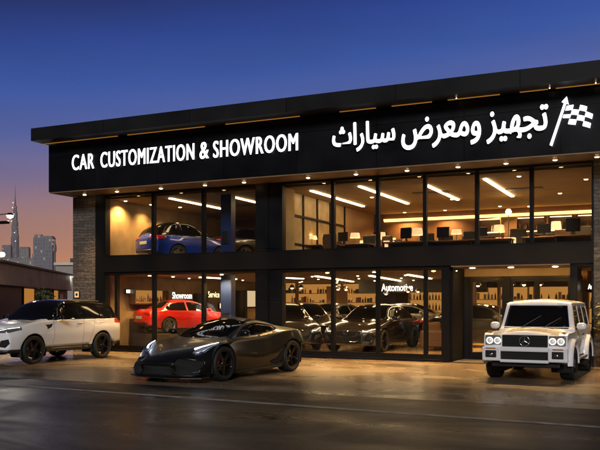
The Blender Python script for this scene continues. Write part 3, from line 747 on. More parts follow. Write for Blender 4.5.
# ------------------------------------------------------------------ the sports car
def sports_car():
    root = thing('sports_car', 'matt dark bronze low wedge sports car with lit headlamps parked in the middle', 'car')
    paint = mat('matt_bronze_paint', (.024,.0235,.0235), .30, metal=.75, coat=.3, coat_r=.10)
    def dfm(v):
        x, y, z = v; a = abs(y)
        if x > 1.0: t = min(1, (x-1.0)/1.2); v.x -= t*t*.42*(a/.95)**2.2
        if x < -1.5: t = min(1, (-1.5-x)/.5); v.x += t*t*.18*(a/.95)**2
        if .0 < x < 1.15 and z > .82: pass
        return v
    P = dict(
        zt=[(2.27,.44),(2.1,.53),(1.8,.64),(1.4,.745),(1.08,.815),(.98,.845),(.6,1.0),(.2,1.145),(-.05,1.205),(-.35,1.225),(-.75,1.195),(-1.2,1.10),(-1.6,1.01),(-1.85,.955),(-1.98,.92)],
        zr=[(2.27,.42),(2.1,.505),(1.8,.625),(1.4,.735),(1.08,.795),(.98,.815),(.6,.955),(.2,1.095),(-.05,1.145),(-.35,1.16),(-.75,1.125),(-1.2,1.03),(-1.6,.975),(-1.85,.94),(-1.98,.91)],
        wr=[(2.27,.50),(1.8,.50),(1.4,.56),(1.08,.66),(.6,.62),(.0,.555),(-.5,.54),(-1.2,.56),(-1.7,.66),(-1.98,.70)],
        zsh=[(2.27,.40),(2.1,.47),(1.8,.61),(1.5,.715),(1.25,.765),(.9,.775),(.4,.775),(-.2,.80),(-.7,.86),(-1.15,.935),(-1.5,.945),(-1.98,.89)],
        wsh=[(2.27,.70),(2.0,.80),(1.6,.85),(1.3,.86),(.9,.81),(.2,.80),(-.4,.80),(-.9,.85),(-1.3,.88),(-1.98,.80)],
        w=[(2.27,.86),(2.0,.93),(1.6,.955),(1.3,.97),(.8,.935),(.2,.92),(-.4,.93),(-.9,.97),(-1.3,.985),(-1.7,.97),(-1.98,.89)],
        zw=[(2.27,.30),(1.8,.46),(1.3,.56),(.8,.50),(.0,.42),(-.6,.50),(-1.3,.62),(-1.98,.68)],
        ws=[(2.27,.82),(1.3,.88),(0,.88),(-1.3,.90),(-1.98,.82)], zb=[(2.27,.13),(1.6,.12),(-1.6,.14),(-1.98,.30)])
    c = Car(P, dict(x=2.27, zc=.25, cap=[(.022,.985,.93),(.035,.96,.83),(.04,.8,.6),(.042,.05,.05)]), dict(x=-1.98, zc=.6, cap=[(.02,.98,.96),(.035,.94,.88),(.04,.5,.5),(.041,.03,.03)]), deform=dfm, rads=(.05,.07,.035,.06))
    up = lambda q, n: n.z > .12 and q.x > -.2
    AX, RF, RR = 1.28, .345, .352; XR_ = -1.30
    c.sides('arch', circ(AX, RF-.005, .392), ny=-.2); c.sides('arch', circ(XR_, RR-.005, .402), ny=-.2)
    # windscreen, side glass, rear quarter
    ws = [(1.03,0),(1.0,.3),(.90,.55),(.80,.655),(.40,.615),(.04,.545),(-.03,.3),(-.05,0)]
    c.cut('windscreen', ws + [(x,-y) for x, y in ws[-2:0:-1]], 'z', lambda q, n: n.z > .2 and q.z > .6)
    c.sides('side_window', [(.62,.845),(.25,1.02),(-.10,1.095),(-.45,1.105),(-.80,1.06),(-.98,1.0),(-.72,.93),(-.2,.868)], ny=.1, zmin=.8)
    rw = [(-.88,.0),(-.90,.40),(-1.55,.48),(-1.58,0)]
    c.cut('engine_cover', rw + [(x,-y) for x, y in rw[-2:0:-1]], 'z', lambda q, n: n.z > .3 and q.z > .8)
    # lamps on the wedge
    fr = lambda q, n: q.x > 1.0 and n.z > .15
    c.both('headlight', [(1.86,.565),(1.80,.70),(1.60,.80),(1.30,.838),(1.32,.80),(1.54,.70),(1.70,.57)], 'z', fr)
    c.both('cheek_vent', [(.40,.50),(.83,.43),(.86,.37),(.82,.16),(.40,.165),(.44,.30)], 'x', lambda q, n: q.x > 1.6 and n.x > .25)
    c.cut('lower_grille', [(-.37,.165),(.37,.165),(.40,.29),(.34,.345),(-.34,.345),(-.40,.29)], 'x', lambda q, n: q.x > 1.8 and n.x > .3)
    c.sides('side_intake', [(-.42,.30),(-.62,.33),(-.90,.62),(-.97,.63),(-.94,.42),(-.86,.25),(-.52,.20)], ny=.2)
    c.sides('side_skirt', [(.86,.10),(.86,.17),(-.50,.19),(-.88,.17),(-.88,.10)], ny=.05)
    c.both('tail_light', [(.42,.80),(.84,.82),(.86,.74),(.45,.76)], 'x', lambda q, n: q.x < -1.6 and n.x < -.3)
    c.cut('rear_diffuser', [(-.8,.25),(.8,.25),(.85,.50),(.6,.62),(-.6,.62),(-.85,.50)], 'x', lambda q, n: q.x < -1.6 and n.x < -.3)
    # panel gaps: door, bonnet edges
    c.line_sides([(.80,.80),(.74,.60),(.70,.24),(-.36,.24),(-.58,.55),(-.62,.86)], .010)
    for sg in (1,-1):
        pts = [(.98,.70*sg),(1.35,.70*sg),(1.75,.50*sg),(2.08,.36*sg)]
        for a, b in zip(pts, pts[1:]):
            d = Vector((b[0]-a[0], b[1]-a[1])); n = Vector((-d.y,d.x)).normalized()*.005
            c.cut('gap' if sg > 0 else 'gap#r', [(a[0]-n.x,a[1]-n.y),(b[0]-n.x,b[1]-n.y),(b[0]+n.x,b[1]+n.y),(a[0]+n.x,a[1]+n.y)], 'z', lambda q, n: n.z > .3 and q.x > .7)
    ob = c.finish(root, paint, dict(windscreen=M['tint'], side_window=M['tint'], engine_cover=M['black'], headlight=M['lens'], cheek_vent=M['arch'], lower_grille=M['arch'], side_intake=M['arch'], side_skirt=M['black'], tail_light=M['tail'], rear_diffuser=M['black']),
             off=dict(windscreen=-.004, side_window=-.004, cheek_vent=-.02, lower_grille=-.02, side_intake=-.025, headlight=.002, side_skirt=.006, engine_cover=-.006), gap_mat=M['gap'])
    # glowing lamp elements under the lens edge (three ribs each)
    for sg, nm in ((1,'headlight'),(-1,'headlight#r')):
        if nm in ob:
            g = MB()
            for a, b, r in (((1.81,.60,.650),(1.70,.675,.690),.020),((1.70,.675,.690),(1.52,.75,.732),.013),((1.52,.75,.732),(1.33,.822,.765),.006)):
                def P3(p):  # sit on the deformed surface
                    v = Vector((p[0], p[1]*sg, p[2])); return v
                pa, pb = P3(a), P3(b)
                g.tube(pa, pb, r, r*.7, 8)
            g.build('daylight_bar', M['head'], ob[nm])
    for x, r, t in ((AX,RF,.245),(XR_,RR,.30)):
        for sg in (1,-1):
            wheel(root, x, sg*(.955-t/2), r, t, sg, M['rimdark'], 5, 'star', M['red'])
            liner(root, x, sg*.55, sg*.93, .40, r)
    mirror_parts(root, .60, .78, .93, paint, .22, .125, .10, .06)
    # splitter, badge
    MB().prism([(2.20,-.55),(2.24,-.3),(2.25,0),(2.24,.3),(2.20,.55),(1.98,.90),(1.75,.90),(1.75,-.90),(1.98,-.90)], 'z', .095, .118).build('front_splitter', M['black'], root)
    MB().lathe([(0,.006),(.03,.006),(.035,0)], Matrix.Translation((2.09,0,.535)) @ Matrix.Rotation(R(28),4,'Y'), 12).build('badge', M['chrome'], root)
    for sg in (1,-1):
        MB().tube((2.08,sg*.62,.20),(1.97,sg*.86,.24),.014,.012,8).build('splitter_fin', M['chrome'], root)
    return root

M['housing'] = mat('lamp_housing', (.42,.42,.43), .18, metal=.7, coat=1); M['bulblens'] = mat('lamp_projector', (.5,.5,.48), .1, coat=1, emit=(1,.93,.8), es=.25)
# ------------------------------------------------------------------ the boxy off-roader
def boxy_suv():
    root = thing('off_road_car', 'boxy white off-road car with round twin headlamps parked before the entrance', 'car')
    paint = mat('white_car_paint', (.80,.80,.81), .26, coat=.9)
    HB, HT, wB, wR = 1.06, 1.76, .875, .735
    P = dict(
        zt=[(1.98,1.02),(1.95,1.075),(1.5,1.10),(.80,1.125),(.74,1.14),(.40,1.69),(.34,1.755),(-.6,1.79),(-1.85,1.76),(-2.0,1.74),(-2.06,1.68)],
        zr=[(1.98,.985),(1.95,1.03),(1.5,1.055),(.80,1.085),(.74,1.10),(.40,1.64),(.34,1.70),(-.6,1.73),(-1.85,1.70),(-2.0,1.68),(-2.06,1.62)],
        wr=[(1.98,.50),(.80,.56),(.75,.79),(.36,wR),(-2.06,wR-.005)],
        zsh=[(1.98,.90),(1.9,.93),(.85,.985),(.70,1.06),(-2.06,1.07)],
        wsh=[(1.98,.69),(.80,.735),(.72,wB-.02),(-2.06,wB-.02)],
        w=[(1.98,.72),(.86,.76),(.78,wB),(-2.06,wB)], zw=[(1.98,.72),(-2.06,.75)],
        ws=[(1.98,.70),(.86,.74),(.78,wB-.02),(-2.06,wB-.02)], zb=[(1.98,.50),(1.2,.46),(-1.5,.46),(-2.06,.55)])
    c = Car(P, dict(x=1.98, zc=.75, cap=[(.015,.985,.97),(.02,.95,.93),(.021,.5,.5),(.022,.02,.02)]), dict(x=-2.06, zc=1.1, cap=[(.012,.985,.985),(.018,.95,.95),(.02,.5,.5),(.021,.02,.02)]), step=.04, rads=(.03,.10,.035,.05))
    AX, RW = 1.24, .375; XR_ = -1.30
    c.sides('arch', circ(AX, RW, .45), ny=-.2); c.sides('arch', circ(XR_, RW, .45), ny=-.2)
    ws = [(.735,-.73),(.735,.73),(.425,.665),(.425,-.665)]
    wz = [(-.735,1.145),(.735,1.145),(.655,1.635),(-.655,1.635)]
    c.cut('windscreen', wz, 'x', lambda q, n: q.x > .3 and q.x < .78 and n.x > .4 and n.z > .1)
    c.cut('wiper_cowl', [(-.72,1.10),(.72,1.10),(.72,1.128),(-.72,1.128)], 'x', lambda q, n: .6 < q.x < .8 and n.x > .2)
    c.sides('side_window', [(.50,1.13),(.30,1.60),(-.30,1.615),(-.30,1.13)], ny=.3, zmin=1.0)
    c.sides('side_window', [(-.38,1.13),(-.38,1.615),(-1.08,1.615),(-1.08,1.13)], ny=.3, zmin=1.0)
    c.sides('side_window', [(-1.16,1.13),(-1.16,1.615),(-1.88,1.61),(-1.88,1.13)], ny=.3, zmin=1.0)
    c.line_sides([(.58,1.06),(.60,.56),(-.34,.56),(-.34,1.66)], .009); c.line_sides([(-.34,.60),(-.85,.60),(-1.12,.85),(-1.12,1.66)], .009)
    c.sides('side_rub_strip', [(.74,.83),(.74,.89),(-2.0,.89),(-2.0,.83)], ny=.5)
    for sg in (1,-1):
        for a, b in (((.80,.60*sg),(1.93,.545*sg)),):
            c.cut('gap' if sg > 0 else 'gap#r', [(a[0],a[1]-.004),(b[0],b[1]-.004),(b[0],b[1]+.004),(a[0],a[1]+.004)], 'z', lambda q, n: n.z > .6 and q.x > .75)
    c.cut('rear_window', [(-.62,1.15),(.62,1.15),(.58,1.58),(-.58,1.58)], 'x', lambda q, n: n.x < -.5)
    c.finish(root, paint, dict(windscreen=M['tint'], side_window=M['tint'], wiper_cowl=M['black'], side_rub_strip=paint, rear_window=M['tint']), off=dict(windscreen=-.006, side_window=-.006, side_rub_strip=.012), gap_mat=M['gap'])
    # front wings as separate boxes standing beside the bonnet, with arched flares
    for sg in (1,-1):
        n = 14
        arc = [(AX+.455*math.cos(R(t)), RW+.455*math.sin(R(t))) for t in [0+180*i/n for i in range(n+1)]]
        prof = [(1.99,RW+.20),(1.99,.88),(1.95,1.0),(1.86,1.035),(.80,1.045),(.795,.50)] + arc[::-1]
        mb = MB().prism(prof, 'y', sg*.70, sg*.885)
        o = mb.build('front_wing', paint, root)
        b = o.modifiers.new('bevel', 'BEVEL'); b.width = .012; b.segments = 3; b.limit_method = 'ANGLE'
        for ax in (AX, XR_):
            fl_ = MB(); nn = 22; ins, outs = .448, .525
            a0, a1 = -4, 184
            vs = []
            for i in range(nn+1):
                t = R(a0 + (a1-a0)*i/nn); cs, sn = math.cos(t), math.sin(t)
                sq = min(1.0, .93/max(abs(cs), abs(sn), .93)) if False else 1
                for rr_, y in ((ins, .80), (ins, .955), (ins+.035, .968), (outs, .94), (outs+.02, .86)):
                    vs.append((ax + rr_*cs, sg*y, RW + .0 + rr_*sn))
            k = 5
            fs = [(i*k+j, i*k+j+1, (i+1)*k+j+1, (i+1)*k+j) for i in range(nn) for j in range(k-1)]
            fl_.add(vs, fs, 0, True).build('wheel_flare', paint, root)
        MB().rbox(1.70, 1.86, sg*.755, sg*.835, 1.04, 1.075, .012).build('indicator', M['amber'], root)
        # lamp cluster: dark backing, two round lamps each with a lit ring
        y0, y1 = sg*.50, sg*.855
        hb = MB().rbox(1.965, 2.012, min(y0,y1), max(y0,y1), .765, .985, .03).build('headlight', M['housing'], root)
        rg = MB()
        for yy in (.585, .755):
            Mx = Matrix.Translation((2.012, sg*yy, .872)) @ Matrix.Rotation(R(90), 4, 'Y')
            rg.lathe([(.074,.0),(.074,.014),(.066,.016),(.060,.004)], Mx, 24)
        rg.build('light_ring', M['headw'], hb)
        bl = MB()
        for yy in (.585, .755):
            Mx = Matrix.Translation((2.012, sg*yy, .872)) @ Matrix.Rotation(R(90), 4, 'Y')
            bl.lathe([(.060,.004),(.045,.016),(0,.026)], Mx, 20)
        bl.build('projector', M['bulblens'], hb)
        # bumper corner with fog lamp
        MB().rbox(1.95, 2.125, *sorted((sg*.90, sg*.50)), .43, .735, .025).build('bumper_corner', paint, root)
        fg = MB().rbox(2.10, 2.135, *sorted((sg*.83, sg*.58)), .50, .665, .02).build('fog_surround', M['black'], root)
        MB().lathe([(.045,.0),(.045,.01),(0,.016)], Matrix.Translation((2.134, sg*.69, .58)) @ Matrix.Rotation(R(90),4,'Y'), 20).build('fog_lamp', M['chrome'], fg)
        MB().rbox(2.12, 2.129, *sorted((sg*.82, sg*.60)), .69, .715, .004).build('amber_marker', M['amber'], root)
        # running board, tail lamp
        MB().rbox(-.80, .74, *sorted((sg*.78, sg*.95)), .40, .45, .012).build('running_board', M['steel'], root)
        MB().rbox(-2.13, -2.07, *sorted((sg*.66, sg*.84)), .62, .80, .01).build('tail_light', M['tail'], root)
        MB().rbox(.40, .47, *sorted((sg*.885, sg*.905)), .90, .945, .006).build('door_handle', paint, root)
        MB().rbox(-.56, -.42, *sorted((sg*.878, sg*.90)), .93, .965, .006).build('door_handle', M['black'], root)
    # bumper beam with lower grille
    MB().rbox(1.95, 2.115, -.52, .52, .64, .745, .025).rbox(1.95, 2.11, -.52, .52, .40, .47, .025).build('bumper', paint, root)
    MB().box(1.96, 2.06, -.5, .5, .46, .65).build('lower_grille', M['arch'], root)
    MB().rbox(1.3, 1.99, -.72, .72, .30, .42, .02).build('skid_plate', M['black'], root)
    g = MB().rbox(1.985, 2.022, -.485, .485, .748, 1.0, .015).build('grille', M['arch'], root)
    sl_ = MB()
    for zz in (.785,.83,.875,.92,.955): sl_.box(2.023, 2.032, -.45, .45, zz-.008, zz+.008)
    sl_.build('grille_bars', M['black'], g)
    em = MB(); Mx = Matrix.Translation((2.034, 0, .872)) @ Matrix.Rotation(R(90), 4, 'Y')
    em.lathe([(.098,0),(.104,.012),(.112,.012),(.116,0)], Mx, 36)
    for k in range(3):
        t = R(90 + 120*k); p = Vector((2.042, 0, .872)); q = p + Vector((0, math.cos(t)*.103, math.sin(t)*.103)); em.tube(p, q, .016, .004, 6)
    em.build('star_badge', M['chrome'], g)
    # roof gutter and pillars get a dark seal line
    for sg in (1,-1): MB().box(-1.95, .36, sg*.735, sg*.75, 1.672, 1.684).build('roof_gutter', paint, root)
    MB().tube((.765,-.30,1.14),(.60,.10,1.40),.008,.006,6).tube((.765,.20,1.14),(.62,.55,1.36),.008,.006,6).build('wiper', M['black'], root)
    for x in (AX, XR_):
        for sg in (1,-1):
            wheel(root, x, sg*.80, RW, .30, sg, M['rimdark'], 5, 'star')
            liner(root, x, sg*.50, sg*.90, .45, RW)
    sp = Matrix.Translation((-2.12,0,1.0)) @ Matrix.Rotation(R(-90),4,'Y')
    MB().lathe([(0,.13),(.30,.13),(.36,.10),(.37,-.02),(.30,-.06)], sp, 36).build('spare_wheel', M['tyre'], root)
    mirror_parts(root, .52, .82, 1.16, paint, .22, .17, .09, .05)
    return root

# ------------------------------------------------------------------ ordinary cars from one pattern
def road_car(name, label, kind, paint, roof=None, rim=None, group=None, lights='on', L=4.7, H=1.45, detail=True, grille='mesh', spokes=5, rstyle='star'):
    """kind: saloon, crossover, hatch"""
    root = thing(name, label, 'car', group=group)
    n, t = L*.49, -L*.51
    kz = H/1.45
    AX, XR_ = n-.90, t+.98
    RW = .335 if kind == 'saloon' else (.375 if kind == 'crossover' else .35)
    up = {'saloon': 0, 'crossover': .20, 'hatch': .10}[kind]
    hd = .70 + up*1.3                     # bonnet leading edge
    belt = .94 + up*1.05
    cow = n - 1.33
    if kind == 'saloon':
        zt = [(n,hd-.03),(n-.12,hd+.04),(n-.6,hd+.17),(cow,hd+.27),(cow-.08,hd+.30),(cow-.80,H-.06),(cow-1.15,H-.005),(cow-1.6,H),(cow-2.1,H-.055),(t+.62,belt+.15),(t+.5,belt+.12),(t+.1,belt+.10),(t,belt+.03)]
        wr = [(n,.55),(cow,.70),(cow-.85,.57),(cow-1.6,.56),(cow-2.2,.58),(t+.55,.66),(t,.66)]
        rg = [(t+.56,.58),(cow-2.12,.50)]
    elif kind == 'crossover':
        zt = [(n,hd-.01),(n-.06,hd+.07),(n-.4,hd+.13),(cow,hd+.19),(cow-.07,hd+.22),(cow-.68,H-.07),(cow-.95,H-.012),(cow-1.6,H),(t+.75,H-.03),(t+.36,H-.075),(t+.13,belt+.16),(t+.05,belt+.03),(t,belt-.05)]
        wr = [(n,.60),(cow,.74),(cow-.8,.62),(cow-1.8,.61),(t+.45,.58),(t+.1,.70),(t,.70)]
    else:
        zt = [(n,hd-.02),(n-.1,hd+.05),(n-.55,hd+.16),(cow,hd+.25),(cow-.07,hd+.28),(cow-.75,H-.06),(cow-1.0,H-.01),(cow-1.5,H),(t+.75,H-.08),(t+.38,H-.2),(t+.12,belt+.12),(t+.04,belt+.02),(t,belt-.05)]
        wr = [(n,.55),(cow,.70),(cow-.8,.58),(cow-1.6,.57),(t+.45,.54),(t+.1,.66),(t,.66)]
    hw = .90 if kind != 'crossover' else .94
    fz = pchip(zt)
    zr = [(x, z - (.035 if z < belt+.1 else .055)) for x, z in zt]
    P = dict(zt=zt, zr=zr, wr=wr,
        zsh=[(n,hd-.07),(n-.5,hd+.04),(cow+.2,hd+.16),(cow-.4,belt-.02),(cow-1.6,belt),(t+.7,belt+.03),(t,belt-.08)],
        wsh=[(n,hw*.84),(n-.5,hw*.93),(cow,hw*.93),(cow-.5,hw*.955),(t+.6,hw*.94),(t,hw*.86)],
        w=[(n,hw*.92),(n-.4,hw*.985),(n-.9,hw),(0,hw*.985),(t+.9,hw),(t+.3,hw*.97),(t,hw*.90)],
        zw=[(n,hd-.25),(n-.9,.62+up*.7),(0,.60+up*.8),(t+.9,.68+up*.8),(t,.70+up*.8)],
        ws=[(n,hw*.86),(n-.9,hw*.93),(t+.9,hw*.93),(t,hw*.86)], zb=[(n,.22+up*.5),(n-.7,.20+up*.45),(t+.7,.20+up*.45),(t,.34+up*.5)])
    def dfm(v):
        x, y, z = v; a = abs(y)/hw
        if x > n-.9: q = min(1, (x-(n-.9))/.9); v.x -= q*q*.26*a**2.4
        if x < t+.6: q = min(1, (t+.6-x)/.6); v.x += q*q*.16*a**2.2
        if z > hd+.3 and x > cow-1.2: v.x -= .10*a*a * max(0, min(1, (x-(cow-1.0))/.3))
        return v
    c = Car(P, dict(x=n, zc=.45+up*.7, cap=[(.025,.985,.96),(.04,.95,.9),(.045,.6,.6),(.046,.03,.03)]), dict(x=t, zc=.68+up*.8, cap=[(.02,.985,.97),(.04,.94,.9),(.045,.5,.5),(.046,.03,.03)]), step=.05, deform=dfm, rads=(.05,.10,.04,.07))
    c.sides('arch', circ(AX, RW, RW+.055, 26), ny=-.2); c.sides('arch', circ(XR_, RW, RW+.055, 26), ny=-.2)
    # glass
    gl = belt+.015
    a0, a1 = cow-.16, cow-.83
    wy = .70 if kind == 'crossover' else .66
    wpoly = [(cow+.04,0),(cow+.02,.45),(cow-.16,wy),(cow-.92,.535 if kind != 'crossover' else .575),(cow-.84,.3),(cow-.83,0)]
    c.cut('windscreen', wpoly + [(x,-y) for x,y in wpoly[-2:0:-1]], 'z', lambda q, nn: nn.z > .2 and nn.x > .22)
    zc_ = lambda x: pchip(zr)(x)
    top = lambda x: zc_(x) - .055
    if kind == 'saloon':
        B0, B1, B2 = cow-1.42, cow-1.50, cow-2.30
        f1 = [(cow-.40,gl)] + [(x, top(x)) for x in (cow-.62, cow-.9, cow-1.2, B0)] + [(B0,gl+.005)]
        f2 = [(B1,gl+.005)] + [(x, top(x)) for x in (B1, cow-1.8, cow-2.1)] + [(cow-2.42,gl+.22),(cow-2.52,gl+.12),(cow-2.40,gl+.03)]
        wins = [f1, f2]
    else:
        B0, B1 = cow-1.36, cow-1.44; e = t+.95
        f1 = [(cow-.36,gl)] + [(x, top(x)) for x in (cow-.58, cow-.85, cow-1.1, B0)] + [(B0,gl+.005)]
        f2 = [(B1,gl+.005)] + [(x, top(x)) for x in (B1, cow-1.8, e+.07)] + [(e+.07,gl+.01)]
        f3 = [(e,gl+.01),(e, top(e)),(t+.62,top(t+.72)-.02),(t+.42,gl+.13),(t+.5,gl+.04)]
        wins = [f1, f2, f3]
    for f in wins: c.sides('side_window', f, ny=.12, zmin=belt-.05)
    if kind == 'saloon':
        rp_ = [(cow-2.06,0),(cow-2.10,.42),(t+.72,.54),(t+.62,.3),(t+.60,0)]
        c.cut('rear_window', rp_ + [(x,-y) for x,y in rp_[-2:0:-1]], 'z', lambda q, nn: nn.z > .2 and nn.x < -.05 and q.z > belt)
    else:
        c.cut('rear_window', [(-.56,belt+.10),(.56,belt+.10),(.50,H-.17),(-.50,H-.17)], 'x', lambda q, nn: nn.x < -.3 and q.x < t+.8)
    if roof:
        r_ = [(cow-.98,0),(cow-1.0,.53),(cow-1.7,.60),(t+.7,.60),(t+.62,0)]
        c.cut('roof_panel', [(cow-.9,-.9),(cow-.9,.9),(t+.12,.9),(t+.12,-.9)], 'z', lambda q, nn: q.z > gl-.02 and nn.z > -.3)
        c.sides('roof_panel', [(cow-.12,gl-.03),(cow-.95,H+.1),(t+.02,H+.1),(t+.10,gl-.02)], ny=-.1, zmin=gl-.06)
        c.cut('roof_panel', [(cow-.2,-.9),(cow-.2,.9),(cow-1.0,.9),(cow-1.0,-.9)], 'z', lambda q, nn: q.z > gl-.03 and nn.z > -.2)
    if kind == 'crossover':
        for sg in (1,-1): c.cut('roof_panel' if roof else 'windscreen', [(cow-.10,sg*.45),(cow-.10,sg*.95),(cow-.75,sg*.95),(cow-.75,sg*.45)], 'z', lambda q, nn: q.z > belt+.012)
    # lamps, grilles
    hz = hd - .04
    fr = lambda q, nn: q.x > n-.52 and nn.x > .05 and nn.z < .93
    c.both('headlight', [(hw*.50,hz-.09),(hw*.52,hz-.015),(hw*.80,hz+.05),(hw*.97,hz+.075),(hw*.985,hz+.01),(hw*.86,hz-.075)], 'x', fr)
    gz = hz - .03
    if kind == 'crossover':
        c.cut('grille', [(-hw*.47,gz-.12),(hw*.47,gz-.12),(hw*.50,gz+.05),(-hw*.50,gz+.05)], 'x', lambda q, nn: q.x > n-.3 and nn.x > .2)
        c.cut('lower_grille', [(-.5,.34+up*.3),(.5,.34+up*.3),(.56,.47+up*.4),(-.56,.47+up*.4)], 'x', lambda q, nn: q.x > n-.3 and nn.x > .2)
    else:
        c.cut('grille', [(-.30,.34+up*.5),(.30,.34+up*.5),(.44,hz-.16),(.40,hz-.02),(-.40,hz-.02),(-.44,hz-.16)], 'x', lambda q, nn: q.x > n-.3 and nn.x > .2)
    c.both('bumper_vent', [(hw*.60,.36+up*.6),(hw*.66,.52+up*.6),(hw*.86,.56+up*.6),(hw*.88,.44+up*.6),(hw*.78,.34+up*.6)], 'x', lambda q, nn: q.x > n-.6 and nn.x > .1)
    tz = belt - .10
    c.both('tail_light', [(hw*.42,tz-.02),(hw*.45,tz+.07),(hw*.80,tz+.10),(hw*.99,tz+.08),(hw*1.0,tz-.03),(hw*.80,tz-.06)], 'x', lambda q, nn: q.x < t+.42 and nn.x < -.05)
    c.cut('rear_bumper_insert', [(-.6,.36+up*.5),(.6,.36+up*.5),(.66,.46+up*.5),(-.66,.46+up*.5)], 'x', lambda q, nn: q.x < t+.3 and nn.x < -.2)
    if detail:
        c.line_sides([(cow-.28,belt-.02),(cow-.30,.6+up*.5),(cow-.22,.30+up*.5),(cow-1.40,.30+up*.5),(cow-1.46,gl)], .008)
        c.line_sides([(cow-1.44,.30+up*.5),(XR_+.58,.30+up*.5),(XR_+.44,.62+up*.6),(XR_+.30,belt)], .008)
    if kind == 'crossover':
        c.sides('side_skirt', [(AX-.43,.22),(AX-.43,.43),(XR_+.43,.43),(XR_+.43,.22)], ny=-.3)
        c.cut('bumper_lower', [(-1.1,.1),(1.1,.1),(1.1,.40),(-1.1,.40)], 'x', lambda q, nn: q.x > AX+.36)
        c.cut('rear_valance', [(-1.1,.1),(1.1,.1),(1.1,.47),(-1.1,.47)], 'x', lambda q, nn: q.x < XR_-.38)
    if kind == 'crossover' and roof:
        c.sides('side_blade', [(cow+.02,belt-.13),(cow-.26,belt-.11),(cow-.20,belt-.20),(cow-.06,belt-.25),(cow-.04,belt-.18)], ny=.3)
    mats = dict(windscreen=M['tint'], side_window=M['tint'], rear_window=M['tint'], roof_panel=roof or M['tint'], headlight=M['lens'], grille=M['arch'], lower_grille=M['arch'], bumper_vent=M['arch'], tail_light=M['tail'], rear_bumper_insert=M['black'], side_skirt=M['black'], bumper_lower=M['black'], rear_valance=M['black'], side_blade=M['black'])
    ob = c.finish(root, paint, mats, off=dict(windscreen=-.004, side_window=-.004, rear_window=-.004, grille=-.018, lower_grille=-.02, bumper_vent=-.02, headlight=.003, tail_light=.003), gap_mat=M['gap'])
    if lights:
        for sg, nm in ((1,'headlight'),(-1,'headlight#r')):
            if nm not in ob: continue
            vs = [v.co.copy() for v in ob[nm].data.vertices]
            if not vs: continue
            def nearest(y, z): return min(vs, key=lambda v: abs(v.y*sg-y)+abs(v.z-z))
            g = MB(); pts = [nearest(hw*f, hz+dz) for f, dz in ((.56,-.03),(.68,-.015),(.80,.015),(.93,.05))]
            pts = [p + Vector((.008,0,.002)) for p in pts]
            for a, b in zip(pts, pts[1:]): g.tube(a, b, .011, .009, 6)
            a = nearest(hw*.60, hz-.07) + Vector((.006,0,0)); g.tube(pts[0], a, .011, .008, 6)
            g.build('daylight_bar', M['headw'] if lights == 'on' else M['chrome'], ob[nm])
    fx = n - .0
    MB().lathe([(.058,0),(.064,.012),(.07,0)], Matrix.Translation((n+.046,0,hz-.05)) @ Matrix.Rotation(R(90),4,'Y'), 20).tube((n+.05,-.055,hz-.05),(n+.05,.055,hz-.05),.007,n=6).build('badge', M['chrome'], root)
    MB().rbox(t-.062, t-.05, -.25, .25, .62+up*.9, .74+up*.9, .004).build('number_plate', M['plate'], root)
    for x in (AX, XR_):
        for sg in (1,-1):
            wheel(root, x, sg*(hw-.115), RW, .225, sg, rim or M['rimdark'], spokes, rstyle)
            liner(root, x, sg*.5, sg*(hw-.03), RW+.06, RW)
    for sg in (1,-1):
        for hx in (cow-1.28, cow-2.18):
            MB().rbox(hx-.09, hx+.09, *sorted((sg*(hw*.955), sg*(hw*.985))), belt-.13, belt-.105, .005).build('door_handle', paint, root)
        if kind == 'crossover':
            MB().tube((cow-1.05, sg*.58, H-.035), (t+.75, sg*.55, H-.055), .014, n=8).build('roof_rail', M['black'], root)
    mirror_parts(root, cow-.42, hw*.93, belt+.06, roof or paint, .20, .135, .09, .04)
    return root

# ================================================================== cars in place
place(sports_car(), -9.27, -5.55, R(-95.6), 0, 1.04)
WHITE = mat('pearl_white_paint', (.82,.82,.83), .25, coat=.9)
place(road_car('white_suv', 'white crossover with black roof and dark alloy wheels parked at the left edge', 'crossover', WHITE, roof=M['tint'], L=4.53, H=1.70), -16.06, -3.93, R(-91.8))
place(boxy_suv(), -2.80, -2.45, R(-91.5), 0, .95)
RED = mat('red_car_paint', (.6,.014,.008), .26, coat=.9)
BLK = mat('black_car_paint', (.008,.008,.009), .2, coat=1); GRY = mat('charcoal_car_paint', (.03,.03,.033), .25, metal=.4, coat=1)
SIL = mat('silver_car_paint', (.33,.30,.27), .3, metal=.6, coat=1); BLU = mat('deep_blue_paint', (.006,.045,.38), .25, metal=.3, coat=1)
place(road_car('red_car', 'glossy red saloon seen from behind on a dark display podium', 'saloon', RED, L=4.7, lights=None, rim=M['rimlight']), -15.70, 2.7, R(65), .565, .78)
tag(MB().rbox(-1.8, 1.8, -.76, .76, 0, .435, .02).build('display_podium', M['darkwall']), 'low dark display podium under the red saloon', 'podium')
pd = bpy.data.objects['display_podium']; pd.location = (-15.70, 2.7, .121); pd.rotation_euler = (0,0,R(65))
place(road_car('black_car', 'long glossy black saloon facing out just behind the showroom glass', 'saloon', BLK, L=4.75, H=1.44, lights='on'), -8.78, 2.97, R(-91), .122)
place(road_car('black_car', 'black saloon angled behind the glass beside the wide column', 'saloon', BLK, L=4.5, lights='on', detail=False), -11.7, 2.45, R(-55), .122)
place(road_car('charcoal_car', 'charcoal saloon farther inside, behind the angled black saloon', 'saloon', GRY, L=4.5, lights='dim', detail=False), -13.0, 6.9, R(-55), .122)
place(road_car('silver_car', 'silver saloon with red tail lamps deep inside the showroom', 'saloon', SIL, L=4.5, lights=None, detail=False), -13.3, 11.4, R(80), .122)
place(road_car('pale_car', 'pale hatchback standing behind the long black saloon', 'hatch', SIL, L=4.2, lights=None, detail=False), -8.9, 8.4, R(0), .122)
